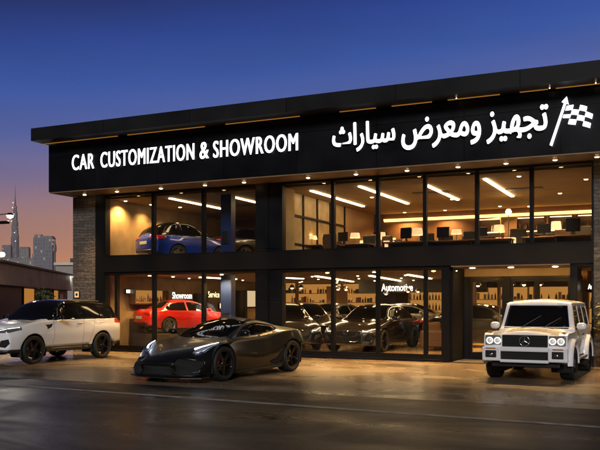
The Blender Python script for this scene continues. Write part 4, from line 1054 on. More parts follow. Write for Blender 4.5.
place(road_car('dark_car', 'dark saloon side-on beyond the entrance doors', 'saloon', GRY, L=4.5, lights=None, detail=False), -5.6, 5.6, R(-8), .122)
place(road_car('blue_car', 'deep blue hatchback upstairs in the left window', 'hatch', BLU, roof=M['tint'], L=3.9, H=1.62, lights=None, rim=M['rimlight']), -15.62, 2.6, R(68), 2.935, .88)
lf = thing('car_lift', 'low dark vehicle lift with two runways under the upstairs blue hatchback', 'car lift', (-15.62, 2.6, 2.722), R(68))
for sg in (1,-1): MB().rbox(-1.9, 1.75, sg*.68-.2, sg*.68+.2, .16, .21, .01).build('runway', M['black'], lf); MB().rbox(-.5, .5, sg*.68-.15, sg*.68+.15, 0, .158, .01).build('scissor_base', M['black'], lf)
place(road_car('dark_car', 'dark saloon upstairs behind the blue hatchback', 'saloon', GRY, L=4.3, lights=None, rim=M['rimlight'], detail=False), -14.7, 6.3, R(62), 3.02)
lf = thing('car_lift', 'low dark vehicle lift with two runways under the dark saloon behind', 'car lift', (-14.7, 6.3, 2.722), R(62))
for sg in (1,-1): MB().rbox(-1.95, 1.95, sg*.75-.22, sg*.75+.22, .24, .296, .01).build('runway', M['black'], lf); MB().rbox(-.5, .5, sg*.75-.15, sg*.75+.15, 0, .238, .01).build('scissor_base', M['black'], lf)
for z0, z1, w_ in ((.121, 2.49, 'ground floor'), (2.722, 5.04, 'upper floor')):
    r = thing('lift_post', 'square blue steel lift post on the %s behind the left windows' % w_, 'lift post', (-13.0, .95, z0))
    MB().box(-.19, .19, -.14, .14, 0, z1-z0).build('post', M['bluesteel'], r)
    MB().rbox(-.28, .28, -.24, .24, 0, .03, .008).build('base_plate', M['bluesteel'], r)
    MB().rbox(-.12, .12, -.20, -.14, .75, 1.15, .01).build('control_box', M['black'], r)

# ================================================================== upstairs lounge office
ZU = 2.722
bpart(MB().box(-11.0, -10.62, .3, .9, ZU, 5.05), 'partition', M['plaster'])
pt = MB().box(-10.92, -10.84, .9, 5.6, ZU, 2.80).box(-10.92, -10.84, .9, 5.6, 3.42, 3.47).box(-10.92, -10.84, .9, 5.6, 4.30, 4.37)
for yy in (.9, 2.0, 3.1, 4.2, 5.52): pt.box(-10.925, -10.835, yy, yy+.08, ZU, 5.04)
po = bpart(pt, 'glazed_partition', M['frame'])
M['frost'] = mat('frosted_panel', (.36,.26,.12), .5, var=.35, vscale=3)
bpart(MB().box(-10.885, -10.875, .98, 5.52, 2.8, 5.04), 'frosted_pane', M['frost'], po)
bpart(MB().box(-10.92, -10.84, 5.6, 8.6, ZU, 5.04), 'partition', M['oak'])
def desk(x, y, label, w=1.3, d=.6, rz=0):
    r = thing('desk', label, 'desk', (x, y, ZU), rz, 'upstairs desks')
    MB().rbox(-w/2, w/2, -d/2, d/2, .71, .745, .008).build('desk_top', M['wood'], r)
    for sx in (-1, 1):
        for sy in (-1, 1): MB().box(sx*(w/2-.05)-.02, sx*(w/2-.05)+.02, sy*(d/2-.05)-.02, sy*(d/2-.05)+.02, 0, .709).build('leg', M['frame'], r)
    MB().box(-w/2+.08, w/2-.08, d/2-.06, d/2-.04, .3, .708).build('modesty_panel', M['darkwall'], r)
def monitor(x, y, label, w=.52, h=.34, rz=0, z=ZU+.746):
    w *= .92; h *= .80
    rz = rz or R(16*math.sin(x*9.3))
    r = thing('monitor', label, 'monitor', (x, y, z), rz, 'monitors on the upstairs desks')
    MB().rbox(-w/2, w/2, -.02, .02, .10, .10+h, .008).build('screen', M['screen'], r)
    MB().box(-.025, .025, .021, .045, .02, .22).build('stand', M['black'], r); MB().rbox(-.12, .12, -.08, .09, 0, .015, .004).build('foot', M['black'], r)
def table_lamp(x, y, label, z=ZU+.746, w=.19, h=.22, p=6):
    w *= .78*(1 + .22*math.sin(x*5.1)); h *= .78*1 + .25*math.sin(x*7.7)
    r = thing('table_lamp', label, 'table lamp', (x, y, z), 0, 'table lamps upstairs')
    MB().lathe([(.0,.02),(.075,.02),(.075,0),(0,0)], n=16).tube((0,0,.02),(0,0,.24),.012,n=8).build('lamp_base', M['trim'], r)
    MB().lathe([(w,.20),(w*.82,.20+h)], n=24).build('lamp_shade', M['shade'], r)
    l = bpy.data.lights.new('lamp_bulb', 'POINT'); l.energy = p; l.color = (1,.62,.3); l.shadow_soft_size = .05
    o = bpy.data.objects.new('lamp_bulb', l); COL.objects.link(o); o.parent = r; o.location = (0,0,.30)
def chair(x, y, label, rz=0, m=None, hb=1.02):
    r = thing('office_chair', label, 'chair', (x, y, ZU), rz, 'chairs upstairs')
    m = m or M['fabric']
    MB().rbox(-.25, .25, -.24, .25, .42, .51, .03).build('seat', m, r)
    bm_ = MB().rbox(-.24, .24, .20, .28, .55, hb, .035); bm_.build('backrest', m, r)
    MB().box(-.03, .03, .22, .25, .44, .60).build('back_bracket', M['black'], r)
    for sx in (-1, 1): MB().rbox(sx*.29-.025, sx*.29+.025, -.15, .2, .64, .675, .01).tube((sx*.285, .1, .44), (sx*.29, .1, .645), .015, n=6).build('armrest', M['black'], r)
    b = MB().tube((0,0,.07),(0,0,.42),.03,n=8)
    for k in range(5):
        t = R(72*k); b.tube((0,0,.09),(.27*math.cos(t),.27*math.sin(t),.055),.02,.014,6)
    b.build('pedestal', M['black'], r)
def at(px, y): return fac(px, 240, y)[0]
for i, (px, y, w) in enumerate(((304,2.6,1.5),(350,2.7,1.5),(408,2.5,1.5),(450,2.6,1.5),(492,2.5,1.2),(545,2.3,1.2),(574,2.1,1.0))):
    desk(at(px, y), y, 'walnut desk upstairs behind the window, %s from the left' % ORD[i], w)
for i, (px, y, w, h) in enumerate(((300.5,2.5,.40,.32),(343,2.6,.40,.36),(406,2.4,.42,.42),(443,2.5,.42,.40),(482,2.4,.34,.32),(544,2.2,.42,.33),(573,2.0,.42,.46))):
    monitor(at(px, y), y, 'dark monitor on an upstairs desk, %s from the left' % ORD[i], w, h)
for i, (px, y) in enumerate(((312,2.7),(355,2.75),(382,3.6),(417.5,2.55),(456.5,2.65),(499,2.6),(556,2.3))):
    if px == 382:
        r = thing('side_table', 'small side table under a lamp between two upstairs desks', 'table', (at(px,y), y, ZU))
        MB().rbox(-.25,.25,-.25,.25,.69,.745,.01).build('table_top', M['wood'], r); MB().tube((0,0,.03),(0,0,.69),.03,n=10).lathe([(0,.03),(.2,.03),(.2,0),(0,0)],n=20).build('pedestal', M['black'], r)
    table_lamp(at(px, y), y, 'warm drum shade table lamp upstairs, %s from the left' % ORD[i])
for i, (px, y, rz, k) in enumerate(((320,3.4,20,0),(334,2.0,170,1),(365,3.3,-15,0),(374,4.4,30,0),(393,3.4,150,1),(426,3.5,10,0),(466,3.3,-20,0),(473,4.4,160,1),(519,3.1,15,0),(530,4.2,170,1),(560,3.0,-10,1),(586,2.9,25,0))):
    chair(at(px, y), y, '%s chair upstairs, %s counted from the left' % (('black office','brown leather')[k], ORD[i]), R(rz), M['fabric2'] if k else None, 1.02 if k else 1.1)
for i, (px, y, rz, k) in enumerate(((342,4.6,160,1),(357,5.6,20,0),(386,5.4,200,1),(402,4.6,150,0),(436,5.2,30,1),(446,4.4,190,0),(480,5.6,160,1),(488,4.2,20,1),(540,5.0,200,0),(551,4.1,150,1),(567,5.3,30,1),(578,4.4,170,0))):
    chair(at(px, y), y, '%s chair farther back upstairs, %s counted from the left' % (('black office','brown leather')[k], ORD[i]), R(rz), M['fabric2'] if k else None, .98 + .03*(i % 3))
for i, (px, y) in enumerate(((362,4.9),(394,5.1),(441,4.9),(484,5.0),(546,4.7),(572,4.8))):
    r = thing('round_table', 'small round wooden table upstairs between the chairs, %s from the left' % ORD[i], 'table', (at(px,y), y, ZU), 0, 'round tables upstairs')
    MB().lathe([(0,.74),(.36,.74),(.36,.71),(0,.71)], n=24).build('table_top', M['oak'], r); MB().tube((0,0,.03),(0,0,.71),.03,n=10).lathe([(0,.03),(.22,.03),(.22,0),(0,0)],n=20).build('pedestal', M['black'], r)
    table_lamp(at(px, y), y, 'small warm lamp on a round wooden table upstairs, %s from the left' % ORD[i], ZU+.742, .12, .16, 4)
# low bright boxes and small cabinets
for i, (px, y, w, h) in enumerate(((389,3.2,.30,.30),(376,3.9,.16,.36),(510,3.0,.32,.26),(499,3.4,.16,.30))):
    r = thing('cube_lamp', 'glowing cream cube lamp on a low stand upstairs, %s' % ['second from left','leftmost of all','rightmost of all','third from left'][i], 'lamp', (at(px,y), y, ZU), 0, 'cube lamps upstairs')
    MB().rbox(-w/2-.03, w/2+.03, -.17, .17, 0, .55, .01).build('stand', M['wood'], r)
    MB().rbox(-w/2, w/2, -.12, .12, .552, .552+h, .012).build('lamp_shade', M['shade'], r)
# back wall: lit picture, shelves
r = thing('picture_panel', 'warm toned wide abstract picture on the upstairs back wall', 'picture', (at(362,8.5), 8.57, 3.9))
M['art'] = mat('abstract_canvas', (.42,.17,.05), .6, var=.9, vscale=2.6)
MB().box(-.95,.95,-.03,.03,-.33,.4).build('canvas', M['art'], r); MB().box(-1.0,-.95,-.05,.03,-.38,.45).box(.95,1.0,-.05,.03,-.38,.45).box(-.95,.95,-.05,.03,-.38,-.33).box(-.95,.95,-.05,.03,.4,.45).build('frame', M['frame'], r)
spot(r, (0,-.7,1.1), 60, 80, aim=(0,.62,-1))
def shelf(px0, px1, y, label):
    x0, x1 = at(px0, y), at(px1, y)
    r = thing('shelf_unit', label, 'shelf', ((x0+x1)/2, y, ZU), 0, 'lit shelf units upstairs'); w = (x1-x0)/2
    f = MB().box(-w,-w+.03,-.18,.15,0,1.95).box(w-.03,w,-.18,.15,0,1.95).box(-w+.03,w-.03,.13,.15,0,1.95)
    f.build('cabinet', M['wood'], r)
    for k, zz in enumerate((.45,.95,1.42,1.90)):
        s_ = MB().box(-w+.03,w-.03,-.18,.128,zz,zz+.03).build('shelf_board', M['oak'], r)
        MB().box(-w+.06,w-.06,-.17,-.13,zz-.022,zz-.002).build('led_strip', M['led'], s_)
    rnd = random.Random(px0)
    for k, zz in enumerate((.48,.98,1.45)):
        x = -w+.08
        bk = MB()
        while x < w-.12:
            d = rnd.uniform(.02,.05); h = rnd.uniform(.16,.28)
            if rnd.random() < .75: bk.box(x, x+d-.003, -.05, .12, zz, zz+h, rnd.randrange(3))
            x += d if rnd.random() < .85 else .15
        bk.build('book_row', [M['fabric2'], M['plaster'], M['darkwall']], r)
for i, (a, b) in enumerate(((478,502),(517,546),(549,574),(577,600))): shelf(a, b, 8.2, 'tall lit walnut shelf unit on the upstairs back wall, %s from the left' % ORD[i])
r = thing('floor_lamp', 'tall floor lamp with a bright globe upstairs between the shelf units', 'floor lamp', (at(508.5,5.0), 5.0, ZU))
MB().lathe([(0,.03),(.15,.03),(.15,0),(0,0)], n=20).tube((0,0,.03),(0,0,1.72),.015,n=8).build('stem', M['trim'], r)
MB().lathe([(0,-.1),(.06,-.08),(.10,0),(.06,.08),(0,.1)], Matrix.Translation((0,0,1.80)), 16).build('globe', M['bulb'], r)
r = thing('speaker_column', 'slim black loudspeaker column by the upstairs picture', 'speaker', (at(346,7.9), 7.9, ZU))
MB().rbox(-.14,.14,-.14,.14,.0,1.6,.02).build('cabinet', M['black'], r); MB().box(-.11,.11,-.15,-.141,.7,1.5).build('grille', M['fabric'], r)
for i, (x, y) in enumerate(((-14.2,3.6),(-7.0,3.2),(-4.2,3.6))):
    v = thing('ceiling_vent', 'dark slotted air vent in the upstairs ceiling, %s' % ['above the cars','in the middle bay','in the right bay'][i], 'vent', (x, y, 5.048), 0, 'upstairs ceiling vents')
    MB().rbox(-.55,.55,-.2,.2,-.02,0,.006).build('frame', M['black'], v)

# ================================================================== downstairs fittings
ZF = .122
def wall_text(s, x, y, z, h, w, rz, label, col, es, depth=.03):
    me = text_mesh(s, h, w, 0, depth, .006); me.materials.append(emission('sign_glow', col, es)); me.materials.append(M['letterside'])
    r = thing('wall_sign', label, 'sign', (x, y, z), rz)
    o = link_mesh('lettering', me, r); o.rotation_euler = (R(90), 0, 0); o.location = (-w/2, 0, 0)
    return r
# rotation: 0 faces -Y; +90 faces +X
wall_text('Showroom', -17.17, 4.55, 1.74, .24, 1.35, R(90), 'small white wall sign reading Showroom above the red saloon', (1,.92,.8), 3)
wall_text('Service', -17.17, 6.85, 1.80, .24, .88, R(90), 'small yellow wall sign reading Service beside the blue lift post', (1,.78,.4), 2.5)
xs = fac(395, 286, 10.4)[0]
bpart(MB().box(-12.2, -6.8, 10.45, 10.7, 2.0, 2.5), 'bulkhead', M['darkwall'])
wall_text('Automotive', fac(397,286,10.4)[0], 10.44, 2.06, .30, 1.36, 0, 'warm white sign reading Automotive above the bottle bar', (1,.9,.72), 3.2)
bpart(MB().box(-2.32, -1.22, 2.7, 2.85, ZF, 2.5), 'inner_wall', M['oak'])
wall_text('Automotive', -1.93, 1.6, 1.97, .13, .52, 0, 'small glowing Automotive sign in the narrow right hand window', (1,.9,.72), 3.2)
tag(MB().box(-2.25,-1.55,1.62,1.66,1.90,1.96).build('sign_rail', M['frame']), 'slim black rail carrying the small glowing sign', 'rail')
def bottle_shelf(name, x, y, w, rz, label, nsh=3, z0=.5, dz=.42, back=True, seed=1, base=0):
    r = thing(name, label, 'shelf', (x, y, ZF), rz)
    H_ = z0 + nsh*dz
    MB().box(-w/2,-w/2+.03,-.16,.13,base,H_).box(w/2-.03,w/2,-.16,.13,base,H_).box(-w/2+.03,w/2-.03,-.16,.13,base,z0-.03).box(-w/2,w/2,-.16,.13,H_,H_+.03).build('cabinet', M['wood'], r)
    if back: MB().box(-w/2+.03, w/2-.03, .10, .128, z0-.03, H_).build('lit_back', emission('amber_back', (1,.44,.10), .5), r)
    rnd = random.Random(seed)
    cols = [mat('bottle_glass', c, .15) for c in ((.10,.05,.02),(.35,.30,.22),(.04,.08,.03),(.4,.12,.03))]
    boxm = [mat('product_carton', c, .5) for c in ((.45,.38,.28),(.05,.05,.06),(.35,.05,.03),(.10,.13,.2))]
    for k in range(nsh):
        zz = z0 + k*dz
        MB().box(-w/2+.03, w/2-.03, -.16, .098, zz-.028, zz).build('shelf_board', M['oak'], r)
        n = int(w/.13); cnt = {}
        for i in range(n):
            if rnd.random() < .15: continue
            bx = -w/2 + .1 + i*(w-.2)/max(1,n-1); hh = rnd.uniform(.16,.3); rr = rnd.uniform(.028,.042)
            if seed > 10 and rnd.random() < .5:
                bw = rnd.uniform(.035,.055); hh *= rnd.uniform(.5,1)
                b = MB().rbox(-bw, bw, -.05, .05, 0, hh, .004).build('product_box', boxm[rnd.randrange(4)]); nm = 'box'
                b.matrix_world = Matrix.Translation((x,y,ZF)) @ Matrix.Rotation(rz,4,'Z') @ Matrix.Translation((bx,-.04,zz+.002))
                cnt[nm] = cnt.get(nm,0)+1
                tag(b, '%s box, %s row, %s' % (ORD[cnt[nm]-1], ['lowest','middle','top'][k], label), 'box', 'boxes on the ' + label)
                continue
            b = MB().lathe([(0,0),(rr,0),(rr,hh*.6),(rr*.35,hh*.75),(rr*.35,hh),(0,hh)], n=10).build('bottle', cols[rnd.randrange(4)])
            b.matrix_world = Matrix.Translation((x,y,ZF)) @ Matrix.Rotation(rz,4,'Z') @ Matrix.Translation((bx,-.04+rnd.uniform(-.03,.03),zz+.002))
            row = ['lowest','middle','top'][k]; cnt['b'] = cnt.get('b',0)+1
            tag(b, '%s bottle, %s row, %s' % (ORD[cnt['b']-1], row, label), 'bottle', 'bottles on the ' + label)
    return r
bottle_shelf('bottle_bar', fac(434,300,10.9)[0], 11.0, 2.2, 0, 'amber lit bottle bar', 3, .75, .42, seed=3)
bottle_shelf('product_shelf', -17.05, 2.3, 2.0, R(90), 'left wall product shelf', 1, 1.50, .40, seed=5, base=1.42)
bottle_shelf('display_shelf', -1.78, 2.52, 1.0, 0, 'narrow right window shelf', 3, .5, .42, seed=8)
def cabinet(y0, y1, z0, z1, label):
    r = thing('wall_cabinet', label, 'cabinet', (-17.215, (y0+y1)/2, z0))
    MB().rbox(0, .22, -(y1-y0)/2, (y1-y0)/2, 0, z1-z0, .01).build('carcass', M['darkwall'], r)
    n_ = 2
    for k in range(n_): MB().rbox(.221, .24, -(y1-y0)/2+.02+k*(y1-y0)/n_, -(y1-y0)/2-.02+(k+1)*(y1-y0)/n_, .02, z1-z0-.02, .004).build('door', M['black'], r)
cabinet(5.45, 6.2, .125, 1.95, 'tall dark wall cabinet between the Showroom and Service signs')
cabinet(3.4, 5.35, .125, 1.55, 'wide dark wall cabinet under the Showroom sign')
cabinet(8.75, 9.4, .125, 2.1, 'tall dark wall cabinet beside the cream notice board')
def screen(x, y, z, w, h, rz, label, col, es):
    r = thing('wall_screen', label, 'screen', (x, y, z), rz)
    MB().rbox(-w/2-.03, w/2+.03, -.03, .02, -h/2-.03, h/2+.03, .008).build('casing', M['black'], r)
    MB().box(-w/2, w/2, -.034, -.031, -h/2, h/2).build('display', emission('screen_glow', col, es), r)
screen(-17.15, 1.35, 1.98, .5, .11, R(90), 'thin white lit display on the left wall near the red saloon', (.95,1,.9), 3)
screen(-17.15, 7.9, 1.45, 1.2, .20, R(90), 'slim lit price board on the left wall past the Service sign', (1,.85,.6), 1.6)
screen(-17.15, 10.4, 1.75, 1.8, .7, R(90), 'cream lit notice board at the far end of the left wall', (1,.72,.4), .8)
screen(fac(306,295,13)[0], 13.9, 1.95, 1.1, .14, 0, 'bright slim display deep inside behind the dark saloons', (.95,1,.92), 6)
screen(fac(345,290,13)[0], 13.9, 2.0, 1.5, .9, 0, 'amber lit panel on the rear wall behind the saloons', (1,.55,.2), .8)
for i, (px, y, z, w, h, m) in enumerate(((337,12.5,1.3,1.0,2.2,'oak'),(388,12.8,1.3,.8,2.2,'darkwall'),(467,10.4,1.3,.75,2.3,'oak'),(504,10.2,1.3,.5,2.3,'darkwall'))):
    tag(MB().rbox(-w/2, w/2, -.06, .06, -h/2, h/2, .01).build('wall_panel', M[m]), '%s display panel standing inside, %s from the left' % ({'oak':'oak','darkwall':'dark'}[m], ORD[i]), 'panel', 'display panels downstairs')
    COL.objects[-1].location = (fac(px, 300, y)[0], y, ZF + h/2 + .002)
bottle_shelf('display_shelf', fac(487,300,10.6)[0], 10.6, 1.4, 0, 'amber lit shelf beyond the left entrance door', 3, .7, .45, seed=11)
bottle_shelf('display_shelf', fac(517,300,9.6)[0], 9.6, 1.3, 0, 'amber lit shelf beyond the middle entrance door', 3, .7, .45, seed=12)
bottle_shelf('display_shelf', fac(549,300,9.4)[0], 9.4, 1.5, 0, 'amber lit shelf beyond the right entrance door', 3, .7, .45, seed=13)
bottle_shelf('display_shelf', fac(312,300,12.6)[0], 12.9, 2.2, 0, 'amber lit shelf deep inside behind the silver saloon', 3, 1.05, .42, seed=14)
bottle_shelf('display_shelf', fac(362,300,12.6)[0], 12.9, 2.2, 0, 'amber lit shelf deep inside behind the long black saloon', 3, 1.05, .42, seed=15)
bottle_shelf('display_shelf', fac(283,300,10)[0], 10.2, 1.2, 0, 'amber lit shelf inside beside the wide column', 3, 1.05, .42, seed=16)
def pendant(x, y, z, label):
    r = thing('pendant_lamp', label, 'pendant lamp', (x, y, z), 0, 'pendant lamps downstairs')
    MB().tube((0,0,.1),(0,0,2.495-z),.006,n=6).build('cord', M['black'], r)
    MB().lathe([(.02,.12),(.05,.11),(.11,.02),(.115,-.02)], n=18).build('lamp_shade', M['trim'], r)
    MB().lathe([(0,.05),(.05,.03),(.06,-.01),(.04,-.05),(0,-.06)], n=14).build('bulb', M['bulb'], r)
for i, (px, y, py) in enumerate(((292,8.2,286),(301,8.2,286.3),(338,10.0,289),(346,10.0,289.2),(386,9.2,293.5),(408,9.6,291),(418,9.6,291),(469,6.5,285),(478,6.5,285),(512,5.6,284),(524,5.6,284),(540,5.6,284))):
    x, z = fac(px, py, y); pendant(x, y, min(z, 2.2), 'small glowing pendant lamp downstairs, %s from the left' % ORD[i])
r = thing('reception_counter', 'dark reception counter with lit top seen through the entrance doors', 'counter', (fac(490,310,8)[0], 8.0, ZF))
MB().rbox(-1.3, 1.3, -.3, .3, 0, 1.02, .015).build('counter_body', M['darkwall'], r); MB().rbox(-1.36, 1.36, -.36, .34, 1.022, 1.062, .012).build('counter_top', M['oak'], r)
MB().box(-1.25, 1.25, -.325, -.302, .95, .985).build('led_strip', M['led'], r)
r = thing('sofa', 'brown leather sofa near the showroom corner', 'sofa', (-6.75, 3.6, ZF), R(90))
MB().rbox(-.8,.8,-.4,.4,.12,.42,.05).build('seat', M['fabric2'], r); MB().rbox(-.8,.8,.24,.42,.425,.85,.06).build('backrest', M['fabric2'], r)
for sx in (-1,1): MB().rbox(sx*.9-.09,sx*.9+.09,-.4,.42,.12,.62,.05).build('armrest', M['fabric2'], r)
for sx in (-.75,.75):
    for sy in (-.3,.3): MB().tube((sx,sy,0),(sx,sy,.12),.025,n=8).build('leg', M['black'], r)
tag(MB().box(-.15,.15,-.004,.004,-.1,.1).build('price_card', mat('white_card', (.7,.7,.66), .6)), 'white price card on the side window of the long black saloon', 'card')
COL.objects[-1].location = (-7.98, 2.35, 1.27); COL.objects[-1].rotation_euler = (R(10),0,R(86))

# ================================================================== outside: planter, neighbours, skyline
def leaf_cloud(rx, ry, rz, n, size, seed, cz=0):
    rnd = random.Random(seed); mb = MB()
    cl = [(Vector((rnd.gauss(0,.45)*rx, rnd.gauss(0,.45)*ry, cz + rnd.uniform(-1,1)*rz)), rnd.uniform(.25,.55)) for _ in range(16)]
    for i in range(n):
        c, s = cl[rnd.randrange(len(cl))]
        p = c + Vector((rnd.gauss(0,1)*rx, rnd.gauss(0,1)*ry, rnd.gauss(0,1)*rz))*s*.5
        a = Vector((rnd.gauss(0,1), rnd.gauss(0,1), rnd.gauss(0,1))).normalized(); b = a.orthogonal().normalized()
        l = size*rnd.uniform(.6,1.3); w = l*.42
        mb.add([p, p + a*l*.5 + b*w*.5, p + a*l, p + a*l*.5 - b*w*.5], [(0,1,2,3)], rnd.randrange(2))
    return mb
LEAF = [mat('leaf_green', (.09,.11,.025), .55), mat('leaf_dark', (.04,.06,.02), .55)]
r = thing('potted_shrub', 'leafy green shrub in a dark planter by the right hand stone pillar', 'plant', (-1.42, -.62, .0))
MB().lathe([(0,0),(.20,0),(.27,.55),(.24,.55),(.22,.50),(0,.50)], n=24).build('planter', mat('planter_clay', (.05,.04,.035), .7), r)
tw = MB()
for k in range(7):
    t = R(51*k); tw.tube((0,0,.5),(.16*math.cos(t),.16*math.sin(t),1.15+.06*k),.014,.006,6)
tw.build('stem', mat('bark', (.06,.04,.025), .9), r)
leaf_cloud(.30,.30,.55,900,.11,3,1.2).build('foliage', LEAF, r, fix=False)

# corrugated warehouse on the left
def ray_at(px, Z):
    u = (px-300)/FPX; s, c = math.sin(YAW), math.cos(YAW); return Vector(((-s+c*u)*Z, (c+s*u)*Z - CAM_D, 0))
A_, E_ = ray_at(0, 52), ray_at(70.5, 80)
dv = (E_-A_).normalized(); nv = Vector((dv.y, -dv.x, 0))
if nv.dot(Vector((0,-CAM_D,0)) - A_) < 0: nv = -nv
S0 = A_ - dv*14
WH = thing('warehouse', 'low warehouse with corrugated metal cladding and lit doorways at far left', 'building', S0, math.atan2(dv.y, dv.x))
Lw = (E_-S0).length; sgn = 1 if Vector((-dv.y, dv.x, 0)).dot(nv) > 0 else -1   # +1: local +Y faces the camera
def WB(x0,x1,d0,d1,z0,z1,mb=None): return (mb or MB()).box(x0,x1,sgn*d0,sgn*d1,z0,z1)
rib = MB(); n = int(Lw/.45)
prof = []
for i in range(n):
    x = i*.45; prof += [(x,0),(x+.22,0),(x+.26,.06),(x+.41,.06)]
prof.append((Lw,0))
vs = [(x, sgn*(.15+d), 2.72) for x, d in prof] + [(x, sgn*(.15+d), 4.12) for x, d in prof]
rib.add(vs, [(i, i+1, len(prof)+i+1, len(prof)+i) for i in range(len(prof)-1)]).build('cladding', M['corr'], WH, fix=False)
WB(0,Lw,-12,-.3,0,4.0).build('wall', M['darkwall'], WH)
WB(0,Lw,-.3,.14,2.68,4.0).build('bulkhead_beam', M['darkwall'], WH)
WB(-.3,Lw+.3,-12.3,.5,4.12,4.26).build('roof', mat('roof_edge', (.05,.045,.045), .6), WH)
def wpos(px):   # distance along the wall where the ray px meets it
    lo, hi = 0, Lw
    for _ in range(50):
        m_ = (lo+hi)/2; p = S0 + dv*m_ + nv*(-.25); d = p - Vector((0,-CAM_D,0))
        s, c = math.sin(YAW), math.cos(YAW); Z = -s*d.x + c*d.y; q = 300 + FPX*(c*d.x + s*d.y)/Z
        if q < px: lo = m_
        else: hi = m_
    return lo
for a, b in ((23.5,34),(53.5,58)):
    x0, x1 = wpos(a), wpos(b)
    WB(x0,x1,-.295,-.24,.05,2.6).build('lit_doorway', emission('doorway_glow', (1,.42,.08), .42), WH)
    WB(x0-.15,x0,-.295,-.2,0,2.68,).build('door_jamb', M['darkwall'], WH); WB(x1,x1+.15,-.295,-.2,0,2.68).build('door_jamb', M['darkwall'], WH)
for x in (wpos(36), wpos(60)): WB(x,x+wpos(46)-wpos(42),-.295,-.25,.6,2.3).build('shutter', M['corr'], WH)
p = S0 + dv*(Lw-1.2) + nv*.55
r = thing('wall_lamp', 'small bright wall lamp at the far end of the warehouse', 'lamp', (p.x, p.y, 4.0))
MB().rbox(-.1,.1,-.1,.1,.1,.16,.01).build('hood', M['black'], r); MB().lathe([(0,-.14),(.10,-.1),(.14,0),(.10,.1),(0,.12)], n=14).build('globe', emission('cold_bulb', (1,.93,.8), 26), r)
p = ray_at(2, 50)
r = thing('flood_lamp', 'yellow flood lamp on the warehouse roof at the left edge', 'lamp', (p.x, p.y, 4.27))
MB().tube((0,0,0),(0,0,.12),.03,n=8).build('bracket', M['black'], r); MB().lathe([(0,-.16),(.14,-.12),(.19,0),(.14,.12),(0,.16)], Matrix.Translation((0,0,.28)), 16).build('globe', emission('sodium_bulb', (1,.62,.2), 14), r)
# street lamp with two heads beyond the white crossover
sp_ = ray_at(-14, 36); tipa = ray_at(10, 36); tipb = ray_at(3.5, 35.6)
r = thing('street_lamp', 'tall street lamp with a lit globe head at the left edge', 'street lamp', (sp_.x, sp_.y, 0))
la = tipa - sp_; lb = tipb - sp_
MB().tube((0,0,.0),(0,0,5.5),.09,.05,12).build('pole', M['frame'], r)
MB().tube((0,0,5.46),(la.x,la.y,5.58),.03,.02,8).build('arm', M['frame'], r)
hd_ = MB().lathe([(0,.12),(.10,.1),(.16,.0)], Matrix.Translation((la.x,la.y,5.50)), 16).build('lamp_head', M['frame'], r)
MB().lathe([(.15,0),(.13,-.08),(0,-.15)], Matrix.Translation((la.x,la.y,5.497)), 16).build('bulb', emission('white_bulb', (1,.86,.66), 18), hd_)
MB().tube((0,0,5.05),(lb.x*.7,lb.y*.7,5.12),.03,.02,8).build('arm', M['frame'], r)
MB().rbox(lb.x-.26,lb.x+.26,lb.y-.12,lb.y+.12,5.08,5.2,.03).build('lamp_head', M['frame'], r)
l = bpy.data.lights.new('lamp_bulb','POINT'); l.energy = 220; l.color = (1,.86,.66); l.shadow_soft_size = .12
o = bpy.data.objects.new('lamp_bulb', l); COL.objects.link(o); o.parent = r; o.location = (la.x, la.y, 5.28)
# shrubs by the warehouse
for i, (px, Z, s_) in enumerate(((43.5,56,.8),(49,60,.6))):
    p = ray_at(px, Z)
    r = thing('shrub', ['dark bushy shrub before the warehouse between its lit doorways','smaller dark shrub before the warehouse, nearer the stone pillar'][i], 'plant', p)
    MB().tube((0,0,0),(.05,0,1.4*s_),.05,.02,8).build('stem', mat('bark', (.06,.04,.025), .9), r)
    leaf_cloud(.75*s_,.75*s_,1.0*s_,1300,.26,20+i,1.6*s_).build('foliage', LEAF, r, fix=False)
# distant skyline
def tower_mat(name, c, lit=.25):
    m = mat(name, c, .5); t = m.node_tree; b = t.nodes['Principled BSDF']
    tc = t.nodes.new('ShaderNodeTexCoord'); mp = t.nodes.new('ShaderNodeMapping'); mp.inputs['Rotation'].default_value = (R(90),0,0); t.links.new(tc.outputs['Object'], mp.inputs[0])
    br = t.nodes.new('ShaderNodeTexBrick'); br.offset = 0; t.links.new(mp.outputs[0], br.inputs['Vector'])
    br.inputs['Scale'].default_value = 1; br.inputs['Brick Width'].default_value = 9; br.inputs['Row Height'].default_value = 12; br.inputs['Mortar Size'].default_value = 1.6
    br.inputs['Color1'].default_value = (*[k*.6 for k in c],1); br.inputs['Color2'].default_value = (*[k*.9 for k in c],1); br.inputs['Mortar'].default_value = (*c,1)
    t.links.new(br.outputs['Color'], b.inputs['Base Color'])
    b2 = t.nodes.new('ShaderNodeTexBrick'); b2.offset = 0; t.links.new(mp.outputs[0], b2.inputs['Vector'])
    for k_, v_ in (('Scale',1),('Brick Width',9),('Row Height',12),('Mortar Size',2.4)): b2.inputs[k_].default_value = v_
    b2.inputs['Color1'].default_value = (0,0,0,1); b2.inputs['Color2'].default_value = (1,1,1,1); b2.inputs['Mortar'].default_value = (0,0,0,1)
    gt = t.nodes.new('ShaderNodeMath'); gt.operation = 'GREATER_THAN'; gt.inputs[1].default_value = .86; t.links.new(b2.outputs['Color'], gt.inputs[0])
    ml = t.nodes.new('ShaderNodeMath'); ml.operation = 'MULTIPLY'; ml.inputs[1].default_value = lit; t.links.new(gt.outputs[0], ml.inputs[0])
    b.inputs['Emission Color'].default_value = (1,.7,.4,1); t.links.new(ml.outputs[0], b.inputs['Emission Strength']); return m
TW = [tower_mat('tower_glass', (.18,.18,.21)), tower_mat('tower_stone', (.25,.23,.23))]
